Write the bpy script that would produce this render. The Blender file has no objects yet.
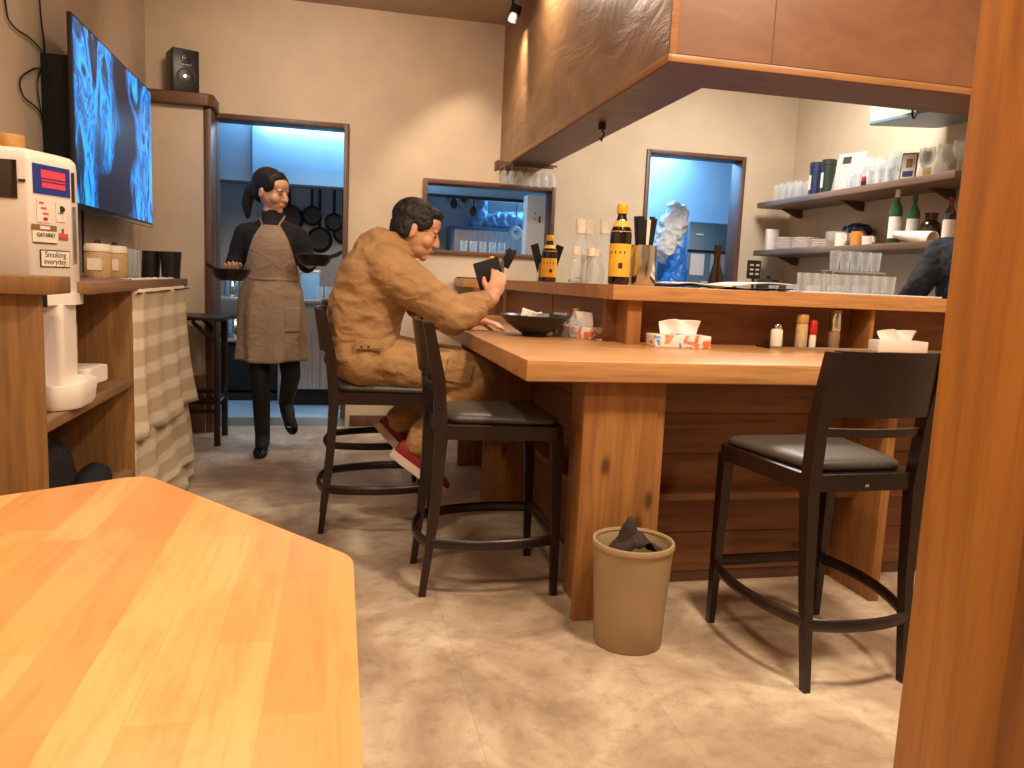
import bpy, bmesh, math, random
from mathutils import Vector, Matrix, noise, Euler
PI = math.pi
random.seed(7)
C = bpy.context.scene.collection
SC = bpy.context.scene

# ------------------------------------------------------------------ materials
def lin(h):
    if isinstance(h, str):
        h = h.lstrip('#'); v = [int(h[i:i+2], 16)/255 for i in (0, 2, 4)]
    else: v = list(h)
    return tuple((c/12.92 if c <= .04045 else ((c+.055)/1.055)**2.4) for c in v) + (1,)

def _mat(name):
    m = bpy.data.materials.new(name); m.use_nodes = True
    nt = m.node_tree; b = nt.nodes['Principled BSDF']
    return m, nt, b

def _coord(nt, scale=(1, 1, 1), rot=(0, 0, 0), loc=(0, 0, 0), kind='Object'):
    tc = nt.nodes.new('ShaderNodeTexCoord'); mp = nt.nodes.new('ShaderNodeMapping')
    mp.inputs['Scale'].default_value = scale; mp.inputs['Rotation'].default_value = rot
    mp.inputs['Location'].default_value = loc
    nt.links.new(tc.outputs[kind], mp.inputs[0]); return mp.outputs[0]

def _noise(nt, vec, scale, detail=4, rough=.55, dist=0):
    n = nt.nodes.new('ShaderNodeTexNoise'); n.inputs['Scale'].default_value = scale
    n.inputs['Detail'].default_value = detail; n.inputs['Roughness'].default_value = rough
    n.inputs['Distortion'].default_value = dist
    if vec: nt.links.new(vec, n.inputs['Vector'])
    return n.outputs['Fac']

def _ramp(nt, fac, stops):
    r = nt.nodes.new('ShaderNodeValToRGB'); e = r.color_ramp.elements
    while len(e) < len(stops): e.new(.5)
    for el, (p, c) in zip(e, stops): el.position = p; el.color = c
    nt.links.new(fac, r.inputs[0]); return r.outputs[0]

def _bump(nt, b, h, s=.3, d=.01):
    n = nt.nodes.new('ShaderNodeBump'); n.inputs['Strength'].default_value = s; n.inputs['Distance'].default_value = d
    nt.links.new(h, n.inputs['Height']); nt.links.new(n.outputs[0], b.inputs['Normal'])

def _mix(nt, a, b_, fac, mode='MIX'):
    m = nt.nodes.new('ShaderNodeMix'); m.data_type = 'RGBA'; m.blend_type = mode
    for inp, v in ((m.inputs[6], a), (m.inputs[7], b_), (m.inputs[0], fac)):
        if hasattr(v, 'links') or hasattr(v, 'is_linked'): nt.links.new(v, inp)
        else: inp.default_value = v
    return m.outputs[2]

def flat(name, col, rough=.5, metal=0, var=.08, scale=30, bump=0, spec=.5, coat=0):
    m, nt, b = _mat(name); c = lin(col)
    f = _noise(nt, _coord(nt), scale, 3)
    d = tuple(x*(1-var) for x in c[:3]) + (1,); l = tuple(min(1, x*(1+var)) for x in c[:3]) + (1,)
    nt.links.new(_ramp(nt, f, [(.3, d), (.7, l)]), b.inputs['Base Color'])
    b.inputs['Roughness'].default_value = rough; b.inputs['Metallic'].default_value = metal
    b.inputs['Specular IOR Level'].default_value = spec; b.inputs['Coat Weight'].default_value = coat
    if bump: _bump(nt, b, f, bump, .005)
    return m

def wood(name, c1, c2, axis='x', grain=60, rough=.45, knots=True, bump=.15, scale=1.0):
    """grain lines running along the axis, with knots"""
    m, nt, b = _mat(name)
    s = {'x': (.06, 1, 1), 'y': (1, .06, 1), 'z': (1, 1, .06)}[axis]
    v = _coord(nt, tuple(k*scale for k in s))
    f1 = _noise(nt, v, grain, 5, .6, .4); f2 = _noise(nt, v, 9, 3, .5, 1.2)
    a, c = lin(c1), lin(c2)
    col = _ramp(nt, f2, [(.3, a), (.7, c)])
    dk = tuple(x*.62 for x in a[:3]) + (1,)
    col = _mix(nt, col, dk, _ramp(nt, f1, [(.42, (0, 0, 0, 1)), (.75, (.8, .8, .8, 1))]))
    if knots:
        ks = {'x': (2.4, 5, 5), 'y': (5, 2.4, 5), 'z': (5, 5, 2.4)}[axis]
        vo = nt.nodes.new('ShaderNodeTexVoronoi'); vo.inputs['Scale'].default_value = 1.3
        nt.links.new(_coord(nt, ks, loc=(.37, .11, .53)), vo.inputs['Vector'])
        kf = _ramp(nt, vo.outputs['Distance'], [(.05, (1, 1, 1, 1)), (.12, (.2, .2, .2, 1)), (.16, (0, 0, 0, 1))])
        col = _mix(nt, col, tuple(x*.35 for x in a[:3]) + (1,), kf)
    nt.links.new(col, b.inputs['Base Color'])
    b.inputs['Roughness'].default_value = rough
    _bump(nt, b, f1, bump, .003)
    return m

def emit(name, col, s):
    m, nt, b = _mat(name); c = lin(col)
    b.inputs['Base Color'].default_value = c; b.inputs['Emission Color'].default_value = c
    b.inputs['Emission Strength'].default_value = s
    return m

def glass(name, col='#ffffff', alpha=.25, rough=.05, var=0):
    """thin clear glass: mostly see-through with glossy highlights"""
    m, nt, b = _mat(name); o = nt.nodes['Material Output']
    b.inputs['Base Color'].default_value = lin(col); b.inputs['Roughness'].default_value = rough
    b.inputs['Specular IOR Level'].default_value = .8
    t = nt.nodes.new('ShaderNodeBsdfTransparent'); t.inputs[0].default_value = tuple(.6+.4*x for x in lin(col)[:3]) + (1,)
    fr = nt.nodes.new('ShaderNodeLayerWeight'); fr.inputs[0].default_value = .35
    mr = nt.nodes.new('ShaderNodeMapRange'); nt.links.new(fr.outputs['Facing'], mr.inputs[0])
    mr.inputs[3].default_value = alpha*.5; mr.inputs[4].default_value = min(1, alpha*2.6)
    mx = nt.nodes.new('ShaderNodeMixShader'); nt.links.new(mr.outputs[0], mx.inputs[0])
    nt.links.new(t.outputs[0], mx.inputs[1]); nt.links.new(b.outputs[0], mx.inputs[2]); nt.links.new(mx.outputs[0], o.inputs[0])
    return m

M = {}
def build_mats():
    # plaster
    for nm, c in (('plaster', '#d2bfa6'), ('plaster_kitchen', '#c9d3da'), ('ceiling', '#b8a68e')):
        m, nt, b = _mat(nm); f = _noise(nt, _coord(nt), 3.2, 6, .6); g = _noise(nt, _coord(nt), 90, 3)
        c = lin(c); d = tuple(x*.86 for x in c[:3]) + (1,)
        nt.links.new(_ramp(nt, f, [(.3, d), (.7, c)]), b.inputs['Base Color'])
        b.inputs['Roughness'].default_value = .85; _bump(nt, b, g, .25, .004); M[nm] = m
    # floor: mottled concrete-look vinyl tiles
    m, nt, b = _mat('floor_vinyl')
    f = _noise(nt, _coord(nt), 2.6, 8, .62, .6); g = _noise(nt, _coord(nt), 14, 6, .7); sp = _noise(nt, _coord(nt), 120, 2)
    col = _ramp(nt, f, [(.34, lin('#978069')), (.5, lin('#bca48a')), (.66, lin('#dccbb0'))])
    col = _mix(nt, col, lin('#7d6a54'), _ramp(nt, g, [(.5, (0, 0, 0, 1)), (.75, (.55, .55, .55, 1))]))
    br = nt.nodes.new('ShaderNodeTexBrick'); br.offset = .5
    nt.links.new(_coord(nt, rot=(0, 0, PI/2), loc=(0, .145, 0)), br.inputs['Vector'])
    br.inputs['Scale'].default_value = 1; br.inputs['Brick Width'].default_value = .98; br.inputs['Row Height'].default_value = .49
    br.inputs['Mortar Size'].default_value = .0012; br.inputs['Color1'].default_value = (1, 1, 1, 1)
    br.inputs['Color2'].default_value = (.95, .95, .95, 1); br.inputs['Mortar'].default_value = (.78, .75, .7, 1)
    nt.links.new(_mix(nt, col, br.outputs['Color'], 1.0, 'MULTIPLY'), b.inputs['Base Color'])
    rr = nt.nodes.new('ShaderNodeMapRange'); nt.links.new(g, rr.inputs[0]); rr.inputs[3].default_value = .3; rr.inputs[4].default_value = .55
    nt.links.new(rr.outputs[0], b.inputs['Roughness']); _bump(nt, b, g, .12, .004); M['floor'] = m
    # butcher block table
    m, nt, b = _mat('butcher_block')
    br = nt.nodes.new('ShaderNodeTexBrick'); br.offset = .37; br.offset_frequency = 2; br.squash = .8
    nt.links.new(_coord(nt, rot=(0, 0, PI/2)), br.inputs['Vector'])
    for k, v in (('Scale', 1), ('Brick Width', .46), ('Row Height', .052), ('Mortar Size', .0006), ('Bias', -.1)): br.inputs[k].default_value = v
    br.inputs['Color1'].default_value = (0, 0, 0, 1); br.inputs['Color2'].default_value = (1, 1, 1, 1); br.inputs['Mortar'].default_value = (.2, .2, .2, 1)
    base = _ramp(nt, br.outputs['Color'], [(0, lin('#cf9150')), (.45, lin('#dba15a')), (1, lin('#e4b06c'))])
    gr = _noise(nt, _coord(nt, (1, .07, 1)), 90, 5, .65, .5); bl = _noise(nt, _coord(nt, (1, .35, 1)), 13, 5, .6, 1)
    base = _mix(nt, base, lin('#b87632'), _ramp(nt, gr, [(.48, (0, 0, 0, 1)), (.8, (.6, .6, .6, 1))]))
    base = _mix(nt, base, lin('#c98138'), _ramp(nt, bl, [(.48, (0, 0, 0, 1)), (.75, (.55, .55, .55, 1))]))
    nt.links.new(base, b.inputs['Base Color']); b.inputs['Roughness'].default_value = .36; _bump(nt, b, gr, .05, .002); M['block'] = m
    # woods
    M['counter'] = wood('counter_wood', '#b88350', '#cf9a62', 'x', 70, .32, False)
    M['counter_y'] = wood('counter_wood_side', '#a9784a', '#c08c58', 'y', 70, .38, False)
    M['pine_z'] = wood('pine_upright', '#976234', '#ad783f', 'z', 60, .45)
    M['pine_x'] = wood('pine_planks', '#7d5030', '#95623a', 'x', 60, .5)
    M['pine_y'] = wood('pine_planks_side', '#7f522e', '#956238', 'y', 60, .5)
    M['post'] = wood('post_wood', '#b0702c', '#c68438', 'z', 45, .38)
    M['cab'] = wood('cabinet_wood', '#8a6136', '#a0743f', 'z', 60, .5, False)
    M['cab_y'] = wood('cabinet_board', '#7e5a3c', '#9a7450', 'y', 60, .45, False)
    M['brown'] = wood('brown_trim', '#57392a', '#6d4a35', 'z', 60, .45, False)
    M['brownx'] = wood('brown_trim_level', '#5c3d29', '#754f36', 'x', 60, .45, False)
    M['shelfwood'] = wood('shelf_board', '#6d5543', '#8c705a', 'y', 60, .5, False)
    M['espresso'] = wood('espresso_wood', '#1e0e0b', '#29150f', 'z', 60, .33, False, .05)
    # soffit
    m, nt, b = _mat('soffit_panel')
    f = _noise(nt, _coord(nt, (1, .35, 1)), 5, 8, .65, 1.2); g = _noise(nt, _coord(nt), 45, 4, .7)
    col = _ramp(nt, f, [(.3, lin('#7d5c40')), (.55, lin('#9a7450')), (.75, lin('#b48f66'))])
    nt.links.new(col, b.inputs['Base Color']); b.inputs['Roughness'].default_value = .42; _bump(nt, b, f, .5, .02); M['soffit'] = m
    m, nt, b = _mat('soffit_front_panel')
    f = _noise(nt, _coord(nt, (.5, 1, 1)), 6, 8, .65, .8)
    nt.links.new(_ramp(nt, f, [(.3, lin('#744b32')), (.7, lin('#8a5f42'))]), b.inputs['Base Color']); b.inputs['Roughness'].default_value = .4; M['soffit_f'] = m
    M['trimlight'] = wood('trim_light', '#9a6a3e', '#b07e4c', 'x', 80, .4, False)
    # metals and plastics
    m, nt, b = _mat('stainless'); f = _noise(nt, _coord(nt, (1, 1, .08)), 60, 3)
    nt.links.new(_ramp(nt, f, [(.3, (.42, .44, .47, 1)), (.7, (.6, .62, .65, 1))]), b.inputs['Base Color'])
    b.inputs['Metallic'].default_value = .85; b.inputs['Roughness'].default_value = .34; M['steel'] = m
    M['hoodsteel'] = flat('blue_lit_hood_steel', '#86b4d2', .45, .1, .06, 2)  # stainless steel tinted blue: the tube's cool light is in the colour
    M['chrome'] = flat('chrome', '#d8d8d8', .15, 1, .03)
    M['black'] = flat('black_plastic', '#17171a', .4)
    M['matte_black'] = flat('matte_black', '#101012', .75)
    M['white'] = flat('white_plastic', '#f4e8dc', .35, 0, .03, 6)
    M['leather'] = flat('black_leather_sheen', '#433e36', .4, 0, .15, 90, .12, .7)  # black hide lightened to grey: sheen from overhead lamps is in the colour
    M['ceramic_black'] = flat('black_ceramic', '#1c1a19', .35, 0, .2, 60, .1)
    M['paper'] = flat('white_paper', '#efe6dd', .8, 0, .03)
    M['paper_grey'] = flat('grey_paper', '#c8c6c2', .8, 0, .05)
    M['bin'] = flat('bin_plastic', '#a48a66', .55, 0, .05, 12)
    M['dark_cloth'] = flat('dark_cloth', '#35281f', .9, 0, .2, 60, .4)
    M['glass'] = glass('clear_glass', '#f4f8fa', .2)
    M['glass_green'] = glass('green_glass', '#1f6b3a', .75)
    M['glass_dark'] = flat('brown_bottle_glass', '#2a1a0c', .12, 0, .2, 20, 0, .8)
    M['soy'] = flat('soy_glass', '#1d0d08', .1, 0, .2, 20, 0, .8)
    M['yellow'] = flat('yellow_cap', '#f2b41e', .4)
    M['label_y'] = flat('yellow_label', '#f3b83a', .55, 0, .12, 20)
    M['red'] = flat('red_plastic', '#b81f1a', .4)
    M['orange'] = flat('orange_ceramic', '#e0913e', .4)
    M['navy'] = flat('navy_tin', '#1f2a52', .4)
    M['green_dark'] = flat('dark_green_tin', '#1f2f2a', .4)
    M['blue'] = flat('blue_sticker', '#27368a', .5)
    M['pink'] = flat('pink_red_print', '#ea4a5e', .5)
    M['ink'] = flat('dark_ink', '#3a241c', .7)
    M['cream'] = flat('cream_label', '#ece0cc', .7)
    M['gold_band'] = flat('gold_brown_print', '#8a6a34', .6)
    M['mill'] = flat('pepper', '#8a6a48', .7, 0, .5, 250)
    M['sesame'] = flat('sesame', '#c3a274', .7, 0, .35, 250)
    M['lid_wood'] = flat('lid_wood', '#c08c48', .5, 0, .15, 40)
    M['bluebag'] = flat('blue_bag', '#2f7fd8', .35, 0, .25, 12)
    M['fridge'] = flat('grey_blue_enamel', '#6a8296', .4, .2, .05, 3)
    M['splash'] = flat('splashback_steel', '#a3a29f', .4, .2, .15, 2)
    M['teal_rug'] = flat('kitchen_floor', '#8fa6b4', .35, 0, .1, 5)
    M['skin'] = flat('skin', '#d6a07c', .5, 0, .05, 20)
    M['skin2'] = flat('skin_fair', '#dba98a', .5, 0, .05, 20)
    M['hair'] = flat('black_hair', '#16100d', .62, 0, .4, 70, .3)
    for nm, c in (('khaki', '#b3895a'), ('apron', '#a89078')):
        m, nt, b = _mat(nm + '_cloth'); f = _noise(nt, _coord(nt), 9, 5, .6, 1); g = _noise(nt, _coord(nt, (1, 1, 1.5)), 13, 4, .5, 1.2)
        c = lin(c); nt.links.new(_ramp(nt, f, [(.3, tuple(x*.85 for x in c[:3]) + (1,)), (.7, c)]), b.inputs['Base Color'])
        b.inputs['Roughness'].default_value = .85; _bump(nt, b, g, .5, .02); M[nm] = m
    M['black_shirt'] = flat('black_shirt', '#141316', .85, 0, .2, 20, .4)
    M['tights'] = flat('black_tights', '#121013', .7)
    M['shoe_black'] = flat('black_shoe', '#0d0c0d', .25)
    M['shoe_red'] = flat('red_canvas', '#8c1f22', .7, 0, .15, 60)
    M['rubber'] = flat('pale_rubber', '#d8c3ad', .6)
    M['ac'] = flat('grey_green_enamel', '#8e9a94', .5, 0, .05, 5)
    M['navy_cloth'] = flat('navy_cloth', '#0c101c', .85, 0, .25, 25, .5)
    # striped linen curtain
    m, nt, b = _mat('striped_linen'); tc = nt.nodes.new('ShaderNodeTexCoord'); wv = nt.nodes.new('ShaderNodeTexWave')
    wv.bands_direction = 'Z'; wv.inputs['Scale'].default_value = 3.0; wv.inputs['Distortion'].default_value = .1
    nt.links.new(tc.outputs['Object'], wv.inputs['Vector']); f = _noise(nt, _coord(nt), 160, 3)
    col = _ramp(nt, wv.outputs['Fac'], [(.5, lin('#cbb698')), (.8, lin('#e6d8c0'))])
    nt.links.new(_mix(nt, col, lin('#9d8468'), _ramp(nt, f, [(.5, (0, 0, 0, 1)), (.8, (.5, .5, .5, 1))])), b.inputs['Base Color'])
    b.inputs['Roughness'].default_value = .9; _bump(nt, b, f, .3, .003); M['linen'] = m
    # tv picture: bright blue figures on a dark ground
    m, nt, b = _mat('tv_picture'); v = _coord(nt, (2.2, 2.2, .9))
    f = _noise(nt, v, 2.3, 4, .5, 2.2); g = _noise(nt, _coord(nt, (1, 1, 1), loc=(.3, .8, .2)), 1.5, 2, .5)
    c1 = _ramp(nt, f, [(.36, lin('#12182a')), (.42, lin('#164258')), (.46, lin('#1466c8')), (.52, lin('#2fa4f6')), (.57, lin('#1670d4')), (.61, lin('#163a5c')), (.66, lin('#2a90ea')), (.72, lin('#1a2740'))])
    c2 = _mix(nt, c1, lin('#171b2c'), _ramp(nt, g, [(.52, (0, 0, 0, 1)), (.62, (1, 1, 1, 1))]))
    b.inputs['Base Color'].default_value = (.01, .01, .012, 1); b.inputs['Roughness'].default_value = .3; b.inputs['Specular IOR Level'].default_value = .15
    nt.links.new(c2, b.inputs['Emission Color']); b.inputs['Emission Strength'].default_value = 1.25; M['tv'] = m
    # tissue box print
    m, nt, b = _mat('tissue_box_print'); f = _noise(nt, _coord(nt), 26, 1, .4, .6)
    nt.links.new(_ramp(nt, f, [(.33, lin('#5a94cf')), (.39, lin('#f1e2d4')), (.56, lin('#f3e4d6')), (.63, lin('#e2683c')), (.7, lin('#e99a66'))]), b.inputs['Base Color'])
    b.inputs['Roughness'].default_value = .6; M['tissue_box'] = m
    M['tube'] = emit('fluorescent_tube', '#e0f2ff', 9)
    M['lamp_glow'] = emit('warm_lamp_lens', '#ffe0a8', 25)
build_mats()

# ------------------------------------------------------------------ mesh building
def xf(loc=(0, 0, 0), rot=(0, 0, 0), sc=(1, 1, 1)):
    return Matrix.Translation(loc) @ Euler(rot).to_matrix().to_4x4() @ Matrix.Diagonal(tuple(sc) + (1,))

class MB:
    def __init__(s): s.bm = bmesh.new()
    def _m(s, vs, m):
        if m is not None:
            for v in vs: v.co = m @ v.co
        return s
    def box(s, x0, x1, y0, y1, z0, z1, bev=0, m=None):
        g = bmesh.ops.create_cube(s.bm, size=1)['verts']
        for v in g: v.co = Vector(((x0+x1)/2 + v.co.x*(x1-x0), (y0+y1)/2 + v.co.y*(y1-y0), (z0+z1)/2 + v.co.z*(z1-z0)))
        if bev:
            es = list({e for v in g for e in v.link_edges})
            r = bmesh.ops.bevel(s.bm, geom=es, offset=bev, segments=2, profile=.5, affect='EDGES', clamp_overlap=True)
            g = list({v for f in r['faces'] for v in f.verts} | {v for v in g if v.is_valid})
        return s._m(g, m)
    def prism(s, pts, z0, z1, bev=0, m=None):
        a = [s.bm.verts.new((p[0], p[1], z0)) for p in pts]; b = [s.bm.verts.new((p[0], p[1], z1)) for p in pts]
        n = len(pts); fs = [s.bm.faces.new(a[::-1]), s.bm.faces.new(b)]
        for i in range(n): fs.append(s.bm.faces.new((a[i], a[(i+1) % n], b[(i+1) % n], b[i])))
        g = a+b
        if bev:
            es = list({e for f in fs for e in f.edges})
            r = bmesh.ops.bevel(s.bm, geom=es, offset=bev, segments=3, profile=.5, affect='EDGES', clamp_overlap=True)
            g = list({v for f in r['faces'] for v in f.verts} | {v for v in g if v.is_valid})
        return s._m(g, m)
    def rings(s, rs, cap=True, m=None, closed=True):
        vs = [[s.bm.verts.new(p) for p in r] for r in rs]
        n = len(rs[0])
        for i in range(len(vs)-1):
            for j in range(n if closed else n-1):
                k = (j+1) % n
                s.bm.faces.new((vs[i][j], vs[i][k], vs[i+1][k], vs[i+1][j]))
        if cap and closed:
            s.bm.faces.new(vs[0][::-1]); s.bm.faces.new(vs[-1])
        return s._m([v for r in vs for v in r], m)
    def lathe(s, prof, c=(0, 0, 0), seg=24, m=None, sx=1, sy=1):
        rs = [[(c[0]+max(r, 1e-4)*math.cos(2*PI*k/seg)*sx, c[1]+max(r, 1e-4)*math.sin(2*PI*k/seg)*sy, c[2]+z) for k in range(seg)] for r, z in prof]
        return s.rings(rs, prof[0][0] < .002 and prof[-1][0] < .002, m)
    def tube(s, pts, r, seg=8, m=None, flat=1.0, up=(0, 0, 1)):
        pts = [Vector(p) for p in pts]; n = len(pts)
        rr = r if isinstance(r, (list, tuple)) else [r]*n
        rs = []; prev = None
        for i, p in enumerate(pts):
            d = (pts[min(i+1, n-1)]-pts[max(i-1, 0)]).normalized()
            u = Vector(up) if prev is None else prev
            if abs(u.dot(d)) > .97: u = Vector((1, 0, 0)) if abs(d.x) < .9 else Vector((0, 1, 0))
            a = (u-d*u.dot(d)).normalized(); prev = a; b = d.cross(a)
            rs.append([tuple(p + a*(rr[i]*math.cos(2*PI*k/seg)) + b*(rr[i]*flat*math.sin(2*PI*k/seg))) for k in range(seg)])
        return s.rings(rs, True, m)
    def ell(s, c, r, rot=(0, 0, 0), sub=3, m=None):
        g = bmesh.ops.create_icosphere(s.bm, subdivisions=sub, radius=1)['verts']
        mm = xf(c, rot, r if isinstance(r, (tuple, list)) else (r, r, r))
        for v in g: v.co = mm @ v.co
        return s._m(g, m)
    def limb(s, pts, rs, sub=2):
        """rounded tapered chain, for remeshing"""
        for p, r in zip(pts, rs): s.ell(p, r, sub=sub)
        for i in range(len(pts)-1): s.tube([pts[i], pts[i+1]], [rs[i] if not isinstance(rs[i], tuple) else rs[i][0], rs[i+1] if not isinstance(rs[i+1], tuple) else rs[i+1][0]], 14)
        return s
    def grid(s, fn, nu, nv, m=None):
        vs = [[s.bm.verts.new(fn(i/nu, j/nv)) for j in range(nv+1)] for i in range(nu+1)]
        for i in range(nu):
            for j in range(nv): s.bm.faces.new((vs[i][j], vs[i+1][j], vs[i+1][j+1], vs[i][j+1]))
        return s._m([v for r in vs for v in r], m)
    def build(s, name, mat, parent=None, world=False, loc=None, rotz=0, solid=0, ang=40, subsurf=0, fix=True, off=0):
        if fix: bmesh.ops.recalc_face_normals(s.bm, faces=s.bm.faces)
        if world:
            p = parent; o = Vector((0, 0, 0))
            while p is not None: o += p.location; p = p.parent
            if parent is None and loc is not None: o = Vector(loc)
            for v in s.bm.verts: v.co -= o
        me = bpy.data.meshes.new(name)
        for f in s.bm.faces: f.smooth = True
        s.bm.to_mesh(me); s.bm.free(); me.set_sharp_from_angle(angle=math.radians(ang))
        o = bpy.data.objects.new(name, me); C.objects.link(o)
        me.materials.append(M[mat] if isinstance(mat, str) else mat)
        if parent: o.parent = parent
        if loc is not None: o.location = loc
        if rotz: o.rotation_euler.z = rotz
        if solid:
            d = o.modifiers.new('thickness', 'SOLIDIFY'); d.thickness = solid; d.offset = off
        if subsurf:
            d = o.modifiers.new('smooth', 'SUBSURF'); d.levels = subsurf; d.render_levels = subsurf
        return o

def thing(name, label, cat, loc=(0, 0, 0), rotz=0, group=None):
    o = bpy.data.objects.new(name, None); C.objects.link(o); o.empty_display_size = .1
    o.location = loc; o.rotation_euler = (0, 0, rotz); o['label'] = label; o['category'] = cat
    if group: o['group'] = group
    return o
def tag(o, label, cat, group=None):
    o['label'] = label; o['category'] = cat
    if group: o['group'] = group
    return o
def struct(o): o['kind'] = 'structure'; return o
def dup(root, loc, rotz=None, label=None, group=None, sc=None):
    r = root.copy(); C.objects.link(r); r.location = loc
    if rotz is not None: r.rotation_euler = (0, 0, rotz)
    if label: r['label'] = label
    if group: r['group'] = group
    if sc: r.scale = sc
    for ch in list(root.children):
        c = ch.copy(); C.objects.link(c); c.parent = r
        for g in list(ch.children):
            d = g.copy(); C.objects.link(d); d.parent = c
    return r
def bake(o):
    """turn an object with modifiers into a plain mesh"""
    dg = bpy.context.evaluated_depsgraph_get(); dg.update()
    me = bpy.data.meshes.new_from_object(o.evaluated_get(dg)); old = o.data
    o.modifiers.clear(); o.data = me
    for p in me.polygons: p.use_smooth = True
    return o
def skinfuse(mb, name, mat, parent, voxel=.008, smooth=6, disp=0, dscale=7, an=(1, 1, 1), fac=.5):
    """fuse overlapping rounded volumes into ONE continuous surface"""
    o = mb.build(name, mat, parent)
    r = o.modifiers.new('fuse', 'REMESH'); r.mode = 'VOXEL'; r.voxel_size = voxel; r.use_smooth_shade = True
    k = o.modifiers.new('soft', 'SMOOTH'); k.iterations = smooth; k.factor = fac
    bake(o)
    if disp:
        me = o.data
        nrm_ = [v.normal.copy() for v in me.vertices]
        for v, vn in zip(me.vertices, nrm_):
            q = Vector((v.co.x*dscale*an[0], v.co.y*dscale*an[1], v.co.z*dscale*an[2]))
            n1 = noise.noise(q)+.5*noise.noise(q*2.1)
            n1 = (1-abs(n1)*2.2)*.6 + n1*.4
            v.co += vn*disp*n1
    return o
def text(s, name, mat, parent, size, m, extrude=.0004, align='CENTER'):
    cu = bpy.data.curves.new('t', 'FONT'); cu.body = s; cu.size = size; cu.extrude = extrude; cu.align_x = align; cu.align_y = 'CENTER'
    o = bpy.data.objects.new('t', cu); C.objects.link(o)
    dg = bpy.context.evaluated_depsgraph_get(); dg.update()
    me = bpy.data.meshes.new_from_object(o.evaluated_get(dg)); bpy.data.objects.remove(o)
    me.transform(m); n = bpy.data.objects.new(name, me); C.objects.link(n); n.parent = parent
    me.materials.clear(); me.materials.append(M[mat]); return n
def ordinal(i, n=None):
    return ['first', 'second', 'third', 'fourth', 'fifth', 'sixth', 'seventh', 'eighth', 'ninth', 'tenth', 'eleventh', 'twelfth', 'thirteenth', 'fourteenth', 'fifteenth', 'sixteenth'][i]

# ------------------------------------------------------------------ camera
cam = bpy.data.cameras.new('camera'); camo = bpy.data.objects.new('camera', cam); C.objects.link(camo)
Rr = [[0.975248, 0.013390, 0.220708], [-0.216844, -0.137293, 0.966504], [0.043244, -0.990440, -0.130991]]
X_, D_, F_ = Vector((Rr[0][0], Rr[1][0], Rr[2][0])), Vector((Rr[0][1], Rr[1][1], Rr[2][1])), Vector((Rr[0][2], Rr[1][2], Rr[2][2]))
F_.normalize(); X_ = (X_-F_*X_.dot(F_)).normalized(); U_ = X_.cross(F_)
camo.matrix_world = Matrix(((X_.x, U_.x, -F_.x, 0), (X_.y, U_.y, -F_.y, 0), (X_.z, U_.z, -F_.z, 1.08), (0, 0, 0, 1)))
cam.sensor_width = 36; cam.lens = 780/1024*36; cam.clip_start = .02
SC.camera = camo
SC.view_settings.view_transform = 'Standard'; SC.view_settings.look = 'None'; SC.view_settings.gamma = 1
SC.view_settings.exposure = 0.55; SC.view_settings.use_curve_mapping = False

# ------------------------------------------------------------------ room
XL, XR, YB, ZC = -1.21, 3.44, 5.6, 2.84
struct(MB().box(XL-.1, 4.0, -2.0, 5.62, -.1, 0).build('floor', 'floor'))
struct(MB().box(XL-.1, 4.0, 5.62, 8.2, -.1, .06, .004).build('floor', 'teal_rug'))
struct(MB().box(XL-.1, 4.0, -2.0, YB+.15, ZC, ZC+.1).build('ceiling', 'ceiling'))
struct(MB().box(XL-.1, XL, -2.0, YB+.15, 0, ZC).build('wall_left', 'plaster'))
struct(MB().box(XR, XR+.1, -2.0, YB+.15, 0, ZC).build('wall_right', 'plaster'))
struct(MB().box(XL-.1, XR+.1, -2.1, -2.0, 0, ZC).build('wall_rear', 'plaster'))
# back wall, three openings
D0, D1, DT = -.80, .07, 2.085
W0, W1, WB, WT = .58, 1.54, 1.245, 1.765
P0, P1, PT = 2.225, 3.03, 2.09
b = MB(); y0, y1 = YB, YB+.15
for a in ((XL-.1, D0, 0, ZC), (D0, D1, DT, ZC), (D1, W0, 0, ZC), (W0, W1, 0, WB), (W0, W1, WT, ZC), (W1, P0, 0, ZC), (P0, P1, PT, ZC), (P1, XR+.1, 0, ZC)):
    b.box(a[0], a[1], y0, y1, a[2], a[3])
struct(b.build('wall_back', 'plaster'))
def frame(name, x0, x1, z0, z1, mat, w=.035, sill=True, dep=.17, left=True):
    f = MB(); ya, yb = YB-.018, YB-.018+dep
    if left: f.box(x0, x0+w, ya, yb, z0, z1, .003)
    else: f.box(x0, x0+w, ya, yb, z1-w, z1, .003); f.box(x0, x0+.015, YB-.0, yb, z0, z1-w)
    f.box(x1-w, x1, ya, yb, z0, z1, .003)
    f.box(x0+w, x1-w, ya, yb, z1-w, z1, .003)
    if sill: f.box(x0+w, x1-w, ya, yb, z0, z0+w, .003)
    return struct(f.build(name, mat))
frame('door_1', D0, D1, 0.06, DT, 'brown', .035, False, left=False)
frame('window_1', W0, W1, WB, WT, 'brownx', .03)
frame('door_2', P0, P1, 0.06, PT, 'brown', .03, False)
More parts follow.
